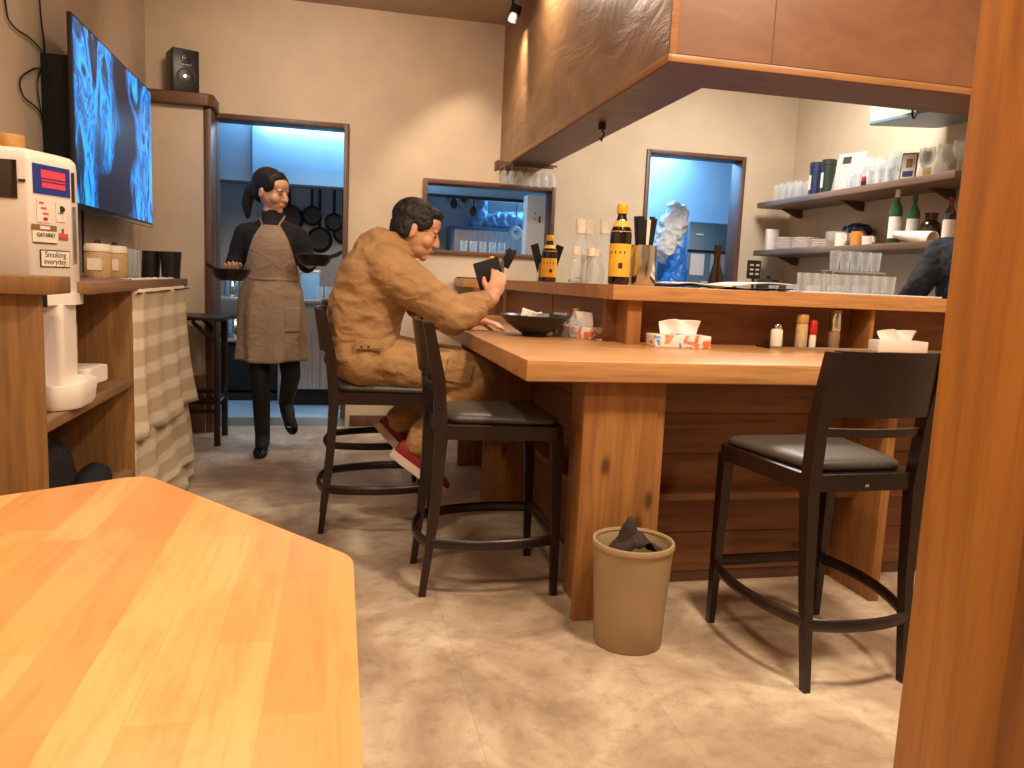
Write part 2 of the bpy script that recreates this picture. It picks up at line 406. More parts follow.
# stub wall with wooden cap beside the kitchen doorway
struct(MB().box(XL, -.83, 5.38, YB, 0, 2.075).build('wall_stub', 'plaster'))
struct(MB().box(-.83, -.785, 5.37, YB-.02, 0, 2.075, .004).build('trim_1', 'brown'))
struct(MB().prism([(XL, 5.33), (-.80, 5.33), (-.765, 5.365), (-.765, YB-.02), (XL, YB-.02)], 2.075, 2.15, .006).build('trim_2', 'brownx'))
struct(MB().box(XL, -.835, 5.365, 5.38, 0, .38, .003).build('baseboard_stub', 'brownx'))
struct(MB().box(.10, 1.0, YB-.015, YB, 0, .08, .003).build('baseboard_back', 'brown'))
struct(MB().box(XL, XL+.012, -2, 5.36, 0, .08, .003).build('baseboard_left', 'brown'))
# kitchen shell behind
struct(MB().box(XL-.1, 4.1, 7.1, 7.2, 0, 2.6).build('wall_kitchen_back', 'plaster_kitchen'))
struct(MB().box(XL-.1, 2.0, 7.05, 7.1, .06, 1.78).build('wall_kitchen_splashback', 'splash'))
struct(MB().box(XL-.2, XL-.1, 5.75, 8.1, 0, 2.6).build('wall_kitchen_left', 'plaster_kitchen'))
struct(MB().box(4.0, 4.1, 5.75, 8.1, 0, 2.6).build('wall_kitchen_right', 'plaster_kitchen'))
struct(MB().box(XL-.2, 4.1, 5.75, 8.1, 2.5, 2.6).build('ceiling_kitchen', 'plaster_kitchen'))
# soffit hanging over the bar
SX, SY, SZ = 1.12, 2.66, 1.86
b = MB(); b.box(SX, SX+.02, SY+.02, YB, SZ+.03, ZC)
struct(b.build('wall_soffit_side', 'soffit'))
b = MB(); b.box(SX, XR, SY, SY+.02, SZ+.03, ZC); struct(b.build('wall_soffit_front', 'soffit_f'))
b = MB(); b.box(SX+.004, 1.385, SY+.004, YB, SZ, SZ+.03); b.box(1.385, XR, SY+.004, 2.95, SZ, SZ+.03)
struct(b.build('ceiling_soffit_underside', 'brownx'))
b = MB(); b.box(1.365, 1.385, 2.95, YB, SZ+.03, ZC); b.box(1.365, XR, 2.93, 2.95, SZ+.03, ZC)
struct(b.build('wall_soffit_inside', 'plaster'))
b = MB(); b.box(SX-.008, SX, SY-.008, YB, SZ, SZ+.026, .002); b.box(SX, XR, SY-.008, SY, SZ, SZ+.026, .002); b.box(SX-.006, SX+.022, SY-.008, SY, SZ+.026, ZC, .002)
struct(b.build('trim_3', 'trimlight'))
b = MB(); b.box(1.508, 1.511, SY-.002, SY+.001, SZ+.03, ZC); struct(b.build('trim_4', 'brownx'))
# ------------------------------------------------------------------ near table
t = thing('dining_table', 'light butcher-block wooden table with angled corner, nearest the camera', 'table', (-.42, .62, 0))
poly = [(.022, .10), (.025, .983), (-.319, 1.422), (-1.0, .965), (-1.0, .10)]
def roundpoly(p, rad, n=6):
    out = []
    for i, c in enumerate(p):
        a, b_ = Vector(p[i-1]), Vector(p[(i+1) % len(p)]); c = Vector(c)
        u, w = (a-c).normalized(), (b_-c).normalized(); r = rad[i]
        p0, p1 = c+u*r, c+w*r
        for k in range(n+1):
            s = k/n; out.append(tuple((1-s)**2*p0 + 2*s*(1-s)*c + s*s*p1))
    return out
MB().prism(roundpoly(poly, [.02, .025, .03, .03, .02]), .685, .72, .005).build('tabletop', 'block', t, True)
MB().box(-.47, -.37, .5, .6, .03, .684, .006).build('pedestal', 'espresso', t, True)
b = MB(); b.box(-.75, -.09, .52, .58, 0, .03, .006); b.box(-.45, -.39, .22, .9, 0, .03, .006); b.build('foot', 'espresso', t, True)
MB().box(-.7, -.14, .3, .8, .665, .685, .004).build('apron', 'block', t, True)

# ------------------------------------------------------------------ right post
MB_ = MB().box(.712, .867, .658, .805, 0, ZC, .004)
tag(MB_.build('wooden_post', 'post', None, True, (.78, .735, 0)), 'orange-brown knotty timber post filling the right edge of the view', 'post')

# ------------------------------------------------------------------ bar
bar = thing('bar_counter', 'L-shaped wooden bar counter where the man sits, open shelf beneath', 'counter', (1.2, 2.6, 0))
zt, zb = .85, .785
ct = MB(); ct.prism([(.553, 2.235), (3.40, 2.235), (3.40, 3.06), (1.06, 3.06), (1.06, 5.1), (.553, 5.1)], zb, zt, .004)
ct.build('countertop', 'counter', bar, True)
# upper ledge
lg = MB(); lg.prism([(1.045, 2.885), (3.42, 2.885), (3.42, 3.22), (1.36, 3.22), (1.36, 5.585), (.82, 5.585), (.82, 5.2), (1.045, 5.2)], 1.025, 1.083, .003)
lg.build('raised_ledge', 'counter', bar, True)
b = MB(); b.box(1.08, 3.40, 3.06, 3.085, zt, 1.025); b.build('ledge_back_panel', 'pine_x', bar, True)
b = MB(); b.box(1.10, 1.125, 3.085, 5.1, zt, 1.025); b.box(.9, 1.1, 5.2, 5.22, .0, 1.025); b.build('ledge_side_panel', 'pine_y', bar, True)
for x0, x1 in ((1.125, 1.185), (2.225, 2.245)):
    MB().box(x0, x1, 2.925, 3.059, zt, 1.025, .002).build('divider', 'pine_z', bar, True)
MB().box(1.095, 1.12, 3.95, 3.975, zt, 1.025, .002).build('divider', 'pine_z', bar, True)
# lower body
b = MB()
for k in range(5):
    b.box(1.0, 3.40, 2.56, 2.58, .045+k*.148, .045+k*.148+.146, .0015)
b.build('front_panel', 'pine_x', bar, True)
b = MB()
for k in range(5): b.box(.93, .95, 2.6, 5.15, .045+k*.148, .045+k*.148+.146, .0015)
b.build('side_panel', 'pine_y', bar, True)
b = MB(); b.box(1.0, 3.40, 2.565, 2.6, 0, .045); b.box(.935, .96, 2.6, 5.15, 0, .045); b.build('kickboard', 'brownx', bar, True)
b = MB(); b.box(1.06, 3.40, 2.45, 2.559, .345, .37, .003); b.build('foot_shelf', 'pine_x', bar, True)
b = MB(); b.box(.84, .929, 2.62, 5.1, .345, .37, .003); b.build('foot_shelf', 'pine_y', bar, True)
b = MB(); b.box(.755, 1.0, 2.285, 2.31, 0, zb, .002); b.build('support_board', 'pine_z', bar, True)
b = MB(); b.box(1.0, 1.03, 2.292, 2.54, 0, zb, .002); b.build('support_board', 'pine_z', bar, True)
b = MB(); b.box(.80, .83, 2.311, 2.56, 0, zb, .002); b.build('support_board', 'pine_z', bar, True)
for x in (1.87, 2.9):
    MB().box(x, x+.035, 2.31, 2.559, 0, zb, .002).build('support_board', 'pine_z', bar, True)
for y in (3.62, 4.4):
    MB().box(.70, .929, y, y+.03, 0, zb, .002).build('support_board', 'pine_z', bar, True)

# ------------------------------------------------------------------ bar stools (local: faces +y)
def make_stool():
    t = thing('bar_stool', '', 'stool', (1.415, 2.02, 0))
    SZT = .60
    def leg(s, front):
        b = MB(); w = .019
        if front: pts = [(.198*s, .215, 0), (.196*s, .21, .3), (.194*s, .2, .57)]
        else: pts = [(.158*s, -.238, 0), (.162*s, -.205, .3), (.168*s, -.19, .56), (.172*s, -.205, .75), (.175*s, -.245, .935)]
        ws = [.010, .014, .018, .018, .015] if not front else [.0105, .014, .018]
        rs = [[(x-ww, y-ww*1.15, z), (x+ww, y-ww*1.15, z), (x+ww, y+ww*1.15, z), (x-ww, y+ww*1.15, z)] for (x, y, z), ww in zip(pts, ws)]
        b.rings(rs); return b
    for s in (-1, 1):
        leg(s, True).build('leg', 'espresso', t, ang=30); leg(s, False).build('leg', 'espresso', t, ang=30)
    out = [(-.215, .225), (.215, .225), (.185, -.20), (-.185, -.20)]
    MB().prism(roundpoly(out, [.03]*4), .55, .597, .006).build('seat_frame', 'espresso', t)
    ins = [(-.205, .21), (.205, .21), (.15, -.175), (-.15, -.175)]
    rs = []
    for k, (z, sc) in enumerate(((.598, .97), (.607, 1.0), (.619, .985), (.627, .92), (.632, .75), (.634, .4), (.634, .02))):
        rs.append([(x*sc, y*sc+.004, z) for x, y in roundpoly(ins, [.05]*4)])
    MB().rings(rs).build('cushion', 'leather', t, ang=60)
    # curved backrest panel and lower slat
    def curved(z0, z1, th, bow, hw, ybase):
        b = MB(); rs = []
        for i in range(13):
            u = -1+2*i/12; x = u*hw; y = ybase-bow*(1-u*u)
            yt = y-.025*(z1-z0)/.17
            rs.append([(x, y-th, z0), (x, yt-th, z1), (x, yt+th, z1), (x, y+th, z0)])
        return b.rings(rs)
    curved(.762, .938, .008, .03, .165, -.215).build('backrest', 'espresso', t, ang=50)
    curved(.705, .728, .008, .025, .158, -.2).build('back_slat', 'espresso', t, ang=50)
    def rung(p0, p1, bow, z0=.19, z1=.19, dirv=(0, 0)):
        b = MB(); pts = []
        for i in range(9):
            s = i/8; k = 4*s*(1-s)*bow
            pts.append((p0[0]+(p1[0]-p0[0])*s+dirv[0]*k, p0[1]+(p1[1]-p0[1])*s+dirv[1]*k, z0+(z1-z0)*s))
        return b.tube(pts, .019, 10, flat=.55)
    rung((-.196, .212), (.196, .212), 0, .21, .21).build('stretcher', 'espresso', t)
    rung((-.16, -.222), (.16, -.222), .03, .185, .185, (0, -1)).build('stretcher', 'espresso', t)
    for s in (-1, 1): rung((.196*s, .21), (.16*s, -.22), .045, .2, .19, (s, 0)).build('stretcher', 'espresso', t)
    # screw plate under seat back
    MB().box(-.006, .006, -.207, -.2, .563, .571).build('screw_cap', 'chrome', t)
    return t
st = make_stool(); st['label'] = 'dark wooden bar stool with black cushion, right of the waste bin'; st['group'] = 'bar stools at the counter'
st.rotation_euler.z = math.radians(2)
dup(st, (.535, 2.70, 0), -PI/2, 'empty dark wooden bar stool with black cushion, in front of the seated man')
dup(st, (.185, 3.40, 0), -PI/2, 'dark wooden bar stool the man in khaki is sitting on')
dup(st, (.20, 4.25, 0), -PI/2, 'dark wooden bar stool mostly hidden behind the seated man')

# ------------------------------------------------------------------ waste bin
t = thing('waste_bin', 'round tan plastic waste bin in front of the counter leg', 'bin', (.885, 2.135, 0))
MB().lathe([(.001, .004), (.095, .004), (.101, 0), (.104, .004), (.108, .1), (.119, .28), (.121, .315), (.118, .318), (.115, .314), (.111, .26), (.096, .012), (.001, .01)], seg=48).build('body', 'bin', t)
MB().lathe([(.117, .304), (.124, .305), (.1255, .315), (.122, .322), (.116, .322), (.113, .315), (.117, .304)], seg=48).build('rim', 'bin', t)
b = MB()
def crump(u, v):
    x = -.088+.172*u; y = -.062+.125*v
    h = .275+.06*math.exp(-((u-.55)**2)*9)+.03*noise.noise((u*5, v*5, 2))+(.045 if .35 < u < .62 and v > .5 else 0)*math.sin((u-.35)/.27*PI)
    return (x, y, h-.05*(v-.4)**2)
b.grid(crump, 22, 14)
tag(b.build('crumpled_cloth', 'dark_cloth', None, loc=(.885, 2.135, 0), solid=.004), 'dark brown crumpled cloth stuffed in the top of the waste bin', 'cloth')

# ------------------------------------------------------------------ left cabinet with shelf bay
t = thing('cabinet', 'brown wooden cabinet with open shelves against the left wall', 'cabinet', (-.97, 3.1, 0))
XC = -.73
MB().box(XL+.01, XC, 2.185, 2.21, 0, .995, .002).build('side_panel', 'cab', t, True)
MB().box(XL+.01, XC+.03, 2.15, 2.33, .995, 1.04, .003).build('top_ledge', 'cab', t, True)
MB().box(XL+.01, XC, 3.095, 3.12, 0, .985, .002).build('side_panel', 'cab', t, True)
MB().box(XL+.01, XC, 4.09, 4.115, 0, .985, .002).build('side_panel', 'cab', t, True)
MB().box(XL+.01, XC+.015, 2.56, 4.12, .985, 1.022, .003).build('top_board', 'cab_y', t, True)
MB().box(XL+.01, XC, 2.211, 3.094, .635, .665, .002).build('shelf', 'cab_y', t, True)
MB().box(XL+.01, XC, 2.211, 3.094, .29, .32, .002).build('shelf', 'cab_y', t, True)
MB().box(XL+.01, XC-.02, 3.121, 4.089, .5, .52, .002).build('shelf', 'cab_y', t, True)
MB().box(XL+.003, XL+.01, 2.2, 4.2, .0, .98).build('back_panel', 'cab', t, True)

# curtain
t = thing('curtain', 'striped beige linen curtain hanging from the end of the cabinet top', 'curtain', (-.71, 3.6, 0))
def curt(y0, y1, zt_, zb_, flare, seed, yflare=0, off=0):
    def fn(u, v):
        y = y0+(y1-y0)*u + yflare*v*u
        a = (.003+.008*v)
        k_ = min(1, u/.06); x = -.729+(off+.004 + flare*v*(.05+.95*u) + a*math.sin(u*21+seed+1.5*math.sin(v*3)) + a*.6*math.sin(u*11+seed*2+v*2))*k_
        z = zt_-(zt_-zb_)*v + .01*math.sin(u*9+seed)*v
        return (x, y, z)
    return fn
g = MB(); g.grid(curt(3.10, 3.99, .99, .42, .035, 0, .10, .014), 90, 30); g.build('upper_tier', 'linen', t, True, solid=.002, fix=False)
g = MB(); g.grid(curt(3.10, 4.08, .5, .13, .04, 2, .10, .0), 90, 24); g.build('lower_tier', 'linen', t, True, solid=.002, fix=False)
g = MB(); g.grid(curt(3.5, 4.15, .25, .012, .02, 5, .0, .0), 60, 14); g.build('hem_tier', 'linen', t, True, solid=.002, fix=False)
MB().tube([(-.71, 3.11, .975), (-.71, 4.11, .975)], .005).build('rod', 'chrome', t, True)

# ------------------------------------------------------------------ drink dispenser
t = thing('drink_dispenser', 'white drink dispenser covered in stickers on the left cabinet', 'dispenser', (-.9, 2.5, .665))
P = Vector((-.817, 2.4)); d = Vector((.397, .918)).normalized(); nrm = Vector((d.y, -d.x))
body = [(-1.12, 2.4), (-.817, 2.4), tuple(P+d*.165), tuple(P+d*.185+Vector((-.012, .03))), (-.80, 2.72), (-1.12, 2.72)]
bp = roundpoly(body, [.03, .012, .02, .02, .05, .03])
rs = []
cx, cy = -.94, 2.55
for z, sc in ((.985, .97), (.99, 1), (1.345, 1), (1.362, .985), (1.372, .94), (1.378, .8), (1.384, .4), (1.386, .02)):
    rs.append([(cx+(x-cx)*sc, cy+(y-cy)*sc, z + (0.006 if z > 1.35 else 0)*(1-(x+1.0)*2)) for x, y in bp])
MB().rings(rs).build('body', 'white', t, True, ang=50)
MB().prism(roundpoly([(-.9, 2.41), (-.80, 2.41), (-.745, 2.52), (-.75, 2.62), (-.9, 2.62)], [.02]*5), .955, .987, .012).build('lower_lip', 'white', t, True)
MB().prism(roundpoly([(-.93, 2.46), (-.765, 2.46), (-.765, 2.6), (-.93, 2.6)], [.02]*4), .70, .957, .004).build('column', 'white', t, True)
b = MB()
tr = roundpoly([(-.97, 2.33), (-.74, 2.33), (-.695, 2.39), (-.695, 2.55), (-.74, 2.60), (-.97, 2.60)], [.03]*6)
tc = (-.83, 2.47)
b.rings([[(tc[0]+(x-tc[0])*s, tc[1]+(y-tc[1])*s, z) for x, y in tr] for z, s in ((.668, .9), (.68, .95), (.735, 1.0), (.74, .985), (.738, .93), (.715, .88), (.714, .02))])
b.build('drip_tray', 'white', t, True, ang=50)
MB().prism(roundpoly([(-.93, 2.63), (-.75, 2.63), (-.73, 2.80), (-.93, 2.80)], [.03]*4), .70, .75, .01).build('rear_tray', 'white', t, True)
MB().tube([(-.80, 2.42, .985), (-.80, 2.42, .95)], .012).build('nozzle', 'black', t, True)
zmap = lambda z: z if z > 1.2505 else 1.25-(1.25-z)*.8
def onface(u0, u1, z0, z1, off=.0012, tilt=0):
    b = MB(); th = .0012; z0, z1 = zmap(z0), zmap(z1)
    a0, a1 = P+d*u0+nrm*off, P+d*u1+nrm*off
    q = [(a0.x, a0.y), (a1.x, a1.y), (a1.x+nrm.x*th, a1.y+nrm.y*th), (a0.x+nrm.x*th, a0.y+nrm.y*th)]
    b.prism(q, z0, z1); return b
def facem(u, z, off=.0032):
    a = P+d*u+nrm*off
    return Matrix(((d.x, 0, nrm.x, a.x), (d.y, 0, nrm.y, a.y), (0, 1, 0, z), (0, 0, 0, 1)))
off3 = Matrix.Translation(-Vector((-.9, 2.5, .665)))
def ftext(s, mat, size, u, z, nm='lettering'): return text(s, nm, mat, t, size, off3 @ facem(u, zmap(z)))
s = onface(.012, .148, 1.262, 1.342).build('sticker', 'blue', t, True)
b = onface(.04, .128, 1.306, 1.328, .0026); 
for bb in (onface(.04, .128, 1.298, 1.302, .0026), onface(.042, .128, 1.280, 1.294, .0026)):
    me = bpy.data.meshes.new('x'); bb.bm.to_mesh(me); b.bm.from_mesh(me)
b.build('sticker_print', 'pink', t, True)
s = onface(.022, .066, 1.168, 1.248).build('sticker', 'cream', t, True)
for k in range(3):
    onface(.030+.006*k, .046+.008*k, 1.232-.018*k, 1.238-.018*k, .0026).build('sticker_print', 'pink', t, True)
onface(.044, .058, 1.176, 1.186, .0026).build('sticker_print', 'red', t, True)
onface(.092, .128, 1.176, 1.244).build('sticker', 'cream', t, True)
b = MB(); a = P+d*.108+nrm*.003
b.ell((a.x, a.y, 1.226), (.012, .0015, .010)); b.build('sticker_print', 'ink', t, True)
onface(.100, .118, 1.205, 1.2075, .0026).build('sticker_print', 'ink', t, True)
onface(.002, .092, 1.141, 1.160).build('sticker', 'gold_band', t, True)
onface(.03, .066, 1.145, 1.156, .0026).build('sticker_print', 'cream', t, True)
onface(.004, .092, 1.098, 1.139).build('sticker', 'cream', t, True)
ftext('GATARIO', 'ink', .015, .05, 1.125)
onface(.005, .09, 1.096, 1.100, .0026).build('sticker_print', 'ink', t, True)
onface(.1, .135, 1.122, 1.136).build('sticker', 'pink', t, True)
onface(.113, .118, 1.136, 1.152).build('sticker_print', 'ink', t, True)
onface(.1, .135, 1.112, 1.121).build('sticker_print', 'gold_band', t, True)
s = onface(.028, .138, 1.014, 1.075).build('sticker', 'ink', t, True)
onface(.031, .135, 1.018, 1.071, .0026).build('sticker_print', 'cream', t, True)
ftext('Smoking', 'ink', .023, .083, 1.058, 'lettering'); ftext('everyday,', 'ink', .023, .083, 1.034, 'lettering')
for o in list(t.children):
    if o.name.startswith('lettering'): o.location = (nrm.x*.0008, nrm.y*.0008, 0)
onface(.155, .166, 1.25, 1.335).build('display_window', 'ink', t, True)
onface(.154, .168, 1.03, 1.235).build('handle', 'chrome', t, True)
# dark window on the near face
b = MB(); b.box(-.902, -.845, 2.395, 2.3995, 1.243, 1.345, .001); b.build('level_window', 'glass_dark', t, True)
b = MB(); b.box(-.922, -.905, 2.396, 2.3995, 1.288, 1.295); b.box(-.842, -.825, 2.396, 2.3995, 1.288, 1.295); b.build('level_mark', 'ink', t, True)
tag(MB().lathe([(.001, 0), (.03, 0), (.036, .01), (.036, .045), (.034, .048), (.001, .048)], seg=28).build('wooden_disc', 'lid_wood', None, loc=(-.935, 2.62, 1.391)), 'small round wooden lid resting on top of the white dispenser', 'wooden disc')

# small goods and bags in the cabinet
t = thing('medicine_box', 'small white and orange box on the cabinet shelf behind the dispenser', 'box', (-.93, 2.98, .665))
MB().box(-.05, .04, -.04, .04, .0, .13, .003).build('carton', 'orange', t)
MB().box(-.05, .04, -.0406, .04, .13, .20, .003).build('upper_carton', 'white', t)
MB().box(-.045, .03, -.042, -.0405, .02, .05).build('print_band', 'ink', t)
b = MB(); b.limb([(0, -.22, .1), (.0, .0, .13), (.0, .18, .11)], [.09, .12, .09]); b.ell((.0, 0, .07), (.13, .3, .075))
o = skinfuse(b, 'black_bag', 'matte_black', None, .012, 3, .008, 12); o.location = (-.92, 2.55, .318)
tag(o, 'black bag lying on the lower shelf of the left cabinet', 'bag')
b = MB(); b.limb([(0, -.07, .04), (0, .07, .05)], [.045, .05]); o = skinfuse(b, 'grey_pouch', 'navy_cloth', None, .008, 2, .006, 25); o.location = (-.775, 2.70, .322); o['label'] = ''
tag(o, 'crumpled grey pouch beside the black bag on the lower shelf', 'pouch')

# items on the cabinet top
def jar(loc, label):
    t = thing('spice_jar', label, 'jar', loc, 0, 'jars on the cabinet top')
    MB().lathe([(.001, 0), (.043, 0), (.048, .01), (.048, .085), (.043, .1), (.001, .1)], seg=28).build('jar_body', 'sesame', t)
    MB().lathe([(.043, .1), (.047, .102), (.047, .122), (.042, .13), (.001, .132)], seg=28).build('lid', 'cream', t)
    MB().lathe([(.012, .132), (.012, .142), (.007, .146), (.001, .147)], seg=14).build('knob', 'ink', t)
    MB().box(-.025, .025, -.050, -.046, .03, .075).build('paper_label', 'cream', t)
    return t
jar((-.90, 3.32, 1.022), 'beige ceramic jar with lid on the cabinet top, nearer of two')
jar((-.90, 3.56, 1.022), 'beige ceramic jar with lid on the cabinet top, farther of two')
def tumbler_prof(r0, r1, h, th=.002):
    return [(.001, 0), (r0, 0), (r1, h), (r1-th, h), (r0-th, .006), (.001, .006)]
def tumbler(loc, label, r0, r1, h, group, mat='glass', seg=20, cat='glass', name='drinking_glass'):
    return tag(MB().lathe(tumbler_prof(r0, r1, h), seg=seg).build(name, mat, None, loc=loc), label, cat, group)
for k in range(4):
    tumbler((-.92, 3.70+.085*k, 1.022), 'clear tumbler on the cabinet top under the television, %s from the left' % ordinal(k), .03, .037, .125, 'tumblers on the cabinet top')
t = thing('black_cup', 'tall black ceramic cup on the end of the cabinet top, left of two', 'cup', (-.87, 4.05, 1.022), 0, 'black cups on the cabinet top')
MB().lathe(tumbler_prof(.04, .048, .125, .003), seg=28).build('cup_body', 'ceramic_black', t)
dup(t, (-.772, 4.02, 1.022), 0, 'tall black ceramic cup on the end of the cabinet top, right of two')
b = MB(); b.grid(lambda u, v: (-.80+.055*v+.004*math.sin(u*60), 3.2+.9*u, 1.0245+.002*math.sin(u*40+v*9)-(.01*v if v > .9 else 0)), 80, 6)
tag(b.build('lace_runner', 'paper', None, True, (-.78, 3.7, 1.02), solid=.0015), 'narrow white lace runner along the cabinet top edge', 'cloth')

# ------------------------------------------------------------------ television, mount, cables, speaker
t = thing('television', 'large flat television on the left wall showing a blue picture', 'television', (-1.08, 4.3, 1.3))
def tvbox(y0, y1, z0, z1, o0, o1, bev=.002):
    b = MB(); A = Vector((-1.045, 3.58)); B_ = Vector((-1.055, 4.99)); dd = (B_-A).normalized(); nn = Vector((dd.y, -dd.x))
    L = (B_-A).length; p = lambda u, o: tuple(A+dd*u*L+nn*o)
    b.prism([p(y0, o0), p(y1, o0), p(y1, o1), p(y0, o1)], z0, z1, bev); return b
tvbox(0, 1, 1.295, 2.065, -.018, 0).build('bezel', 'black', t, True)
tvbox(.007, .993, 1.322, 2.055, .0, .002, 0).build('screen', 'tv', t, True)
tvbox(.03, .97, 1.296, 1.31, .0, .003, 0).build('lower_trim', 'chrome', t, True)
MB().box(-1.208, -1.085, 4.0, 4.7, 1.5, 1.9, .004).build('wall_mount', 'matte_black', t, True)
MB().box(-1.208, -1.09, 3.72, 3.98, 1.5, 1.93, .004).build('rear_casing', 'matte_black', t, True)
MB().tube([(-1.19, 4.15, 1.5), (-1.19, 4.16, 1.3), (-1.19, 4.15, 1.03)], .006).build('power_cable', 'black', t, True)
t = thing('speaker_cable', 'black cables looping down the left wall above the dispenser', 'cable', (-1.2, 3.5, 1.6))
def spl(pts, n=8):
    pts = [Vector(p) for p in pts]; out = []
    for i in range(len(pts)-1):
        a, b_, c, e = pts[max(i-1, 0)], pts[i], pts[i+1], pts[min(i+2, len(pts)-1)]
        for k in range(n):
            s = k/n; out.append(.5*((2*b_)+(-a+c)*s+(2*a-5*b_+4*c-e)*s*s+(-a+3*b_-3*c+e)*s**3))
    return out+[pts[-1]]
MB().tube(spl([(-1.2, 3.33, 2.4), (-1.2, 3.36, 2.02), (-1.2, 3.42, 1.95), (-1.2, 3.6, 1.95), (-1.2, 3.74, 1.93), (-1.2, 3.76, 1.90)]), .0035, 6).build('long_cable', 'black', t, True)
MB().tube(spl([(-1.2, 3.70, 2.6), (-1.2, 3.715, 2.13), (-1.2, 3.75, 1.97), (-1.2, 3.74, 1.88), (-1.2, 3.62, 1.84), (-1.2, 3.48, 1.77), (-1.2, 3.50, 1.71), (-1.2, 3.65, 1.69), (-1.2, 3.76, 1.64)]), .0035, 6).build('long_cable', 'black', t, True)
MB().tube(spl([(-1.2, 3.74, 1.9), (-1.2, 3.66, 1.8), (-1.2, 3.68, 1.7), (-1.2, 3.72, 1.62)]), .003, 6).build('short_cable', 'black', t, True)

t = thing('loudspeaker', 'black bookshelf loudspeaker on the wooden cap beside the kitchen doorway', 'speaker', (-.965, 5.46, 2.15), math.radians(24))
MB().box(-.078, .078, -.09, .09, .006, .262, .005).build('cabinet_box', 'black', t)
mm = lambda x, z: Matrix.Translation((x, -.0905, z)) @ Matrix.Rotation(PI/2, 4, 'X')
MB().lathe([(.001, -.012), (.012, -.006), (.02, .0), (.044, -.002), (.05, .004), (.054, .004), (.057, .0)], m=mm(0, .095), seg=32).build('woofer', 'ceramic_black', t)
MB().lathe([(.001, .002), (.017, .004), (.018, .009), (.016, .012), (.001, .014)], m=mm(0, .095), seg=24).build('dust_cap', 'chrome', t)
MB().lathe([(.001, .008), (.012, .006), (.016, .001), (.026, .0), (.03, .004), (.032, 0)], m=mm(0, .205), seg=28).build('tweeter', 'ceramic_black', t)
MB().box(-.03, .03, -.0935, -.0905, .165, .172).build('badge', 'chrome', t)
for sx in (-1, 1): MB().box(.05*sx-.012, .05*sx+.012, -.085, -.06, 0, .006).build('foot_pad', 'red', t)

# ------------------------------------------------------------------ high side table (behind curtain)
t = thing('high_table', 'tall narrow dark wooden table with crossed braces beside the kitchen doorway', 'table', (-.88, 5.12, 0))
MB().box(-1.15, -.655, 4.93, 5.32, .765, .79, .003).build('tabletop', 'espresso', t, True)
for x in (-1.12, -.70):
    for y in (4.96, 5.29):
        MB().box(x-.018, x+.018, y-.018, y+.018, 0, .765, .002).build('leg', 'espresso', t, True)
for y in (4.96, 5.29):
    for z in (.215, .29): MB().box(-1.102, -.718, y-.01, y+.01, z-.012, z+.012).build('stretcher', 'espresso', t, True)
for y in (4.96, 5.29):
    for x0, x1 in ((-1.10, -.98), (-.72, -.84)):
        MB().tube([(x0, y, .64), (x1, y, .76)], .012, 4).build('brace', 'espresso', t, True)
MB().box(-.715, -.685, 4.98, 5.27, .27, .30, .002).build('foot_rail', 'chrome', t, True)
# ------------------------------------------------------------------ things on the ledge (top z = 1.083) and the counter (top z = .85)
ZL, ZK = 1.0835, .8505
def soy_bottle(loc, h, r, label, rot=0):
    t = thing('soy_sauce_bottle', label, 'bottle', loc, rot, 'soy sauce bottles on the ledge')
    MB().lathe([(.001, 0), (r*.92, 0), (r, h*.03), (r, h*.62), (r*.93, h*.68), (r*.5, h*.80), (r*.40, h*.86), (r*.40, h*.89), (.001, h*.89)], seg=32).build('bottle_body', 'soy', t)
    MB().lathe([(r*1.012, h*.10), (r*1.015, h*.105), (r*1.015, h*.5), (r*1.012, h*.505)], seg=32).build('label_band', 'label_y', t)
    MB().lathe([(r*.97, h*.655), (r*.72, h*.745), (r*.56, h*.79)], seg=32).build('neck_label', 'label_y', t)
    MB().lathe([(.001, h*.88), (r*.47, h*.88), (r*.5, h*.9), (r*.5, h*.97), (r*.42, h), (.001, h)], seg=24).build('cap', 'yellow', t)
    for k in range(4):
        a = -PI/2 + (k-1.5)*.42 - .3; c = Vector((math.cos(a), math.sin(a), 0))
        MB().ell((c.x*r*1.02, c.y*r*1.02, h*.4), (.003+.0*k, .003, .006+.001*(k % 2)), sub=1).build('label_mark', 'ink', t)
    MB().box(-.008, .008, -r*1.03, -r*.98, h*.2, h*.27).build('small_print', 'ink', t)
    return t
soy_bottle((1.105, 3.0, ZL), .318, .043, 'large soy sauce bottle with yellow cap and label at the ledge corner', -.25)
soy_bottle((1.125, 4.15, ZL), .25, .042, 'small dark soy sauce bottle in front of fanned black menus', 0)
soy_bottle((.99, 5.1, ZL), .15, .03, 'tiny yellow-capped soy sauce bottle behind the man\'s raised hand', 0)
# steel canister with chopsticks
t = thing('utensil_canister', 'shiny steel canister holding black spoons beside the large soy bottle', 'canister', (1.213, 3.02, ZL))
MB().lathe([(.001, 0), (.051, 0), (.053, .004), (.053, .162), (.050, .162), (.050, .01), (.001, .01)], seg=40).build('canister_body', 'chrome', t)
def stick(x0, y0, x1, y1, z1, w, label, nm='spoon', mat='matte_black', root=(1.213, 3.02)):
    b = MB(); b.tube([(x0, y0, .015), ((x0+x1)/2, (y0+y1)/2, z1*.6), (x1, y1, z1)], [w*.5, w*.7, w], 8, flat=.35)
    o = b.build(nm, mat, None, loc=(root[0], root[1], ZL)); return tag(o, label, nm, 'utensils standing in the steel canister')
for k, (x, y, z, w) in enumerate([(-.042, -.01, .275, .015), (-.03, -.025, .272, .015), (-.02, .01, .278, .015), (-.012, -.03, .26, .011), (.022, -.02, .276, .012), (.036, -.01, .27, .013), (.045, .01, .265, .011)]):
    stick(x*.55, y*.5, x*.95, y, z, w, 'black spoon standing in the steel canister, %s from the left' % ordinal(k))
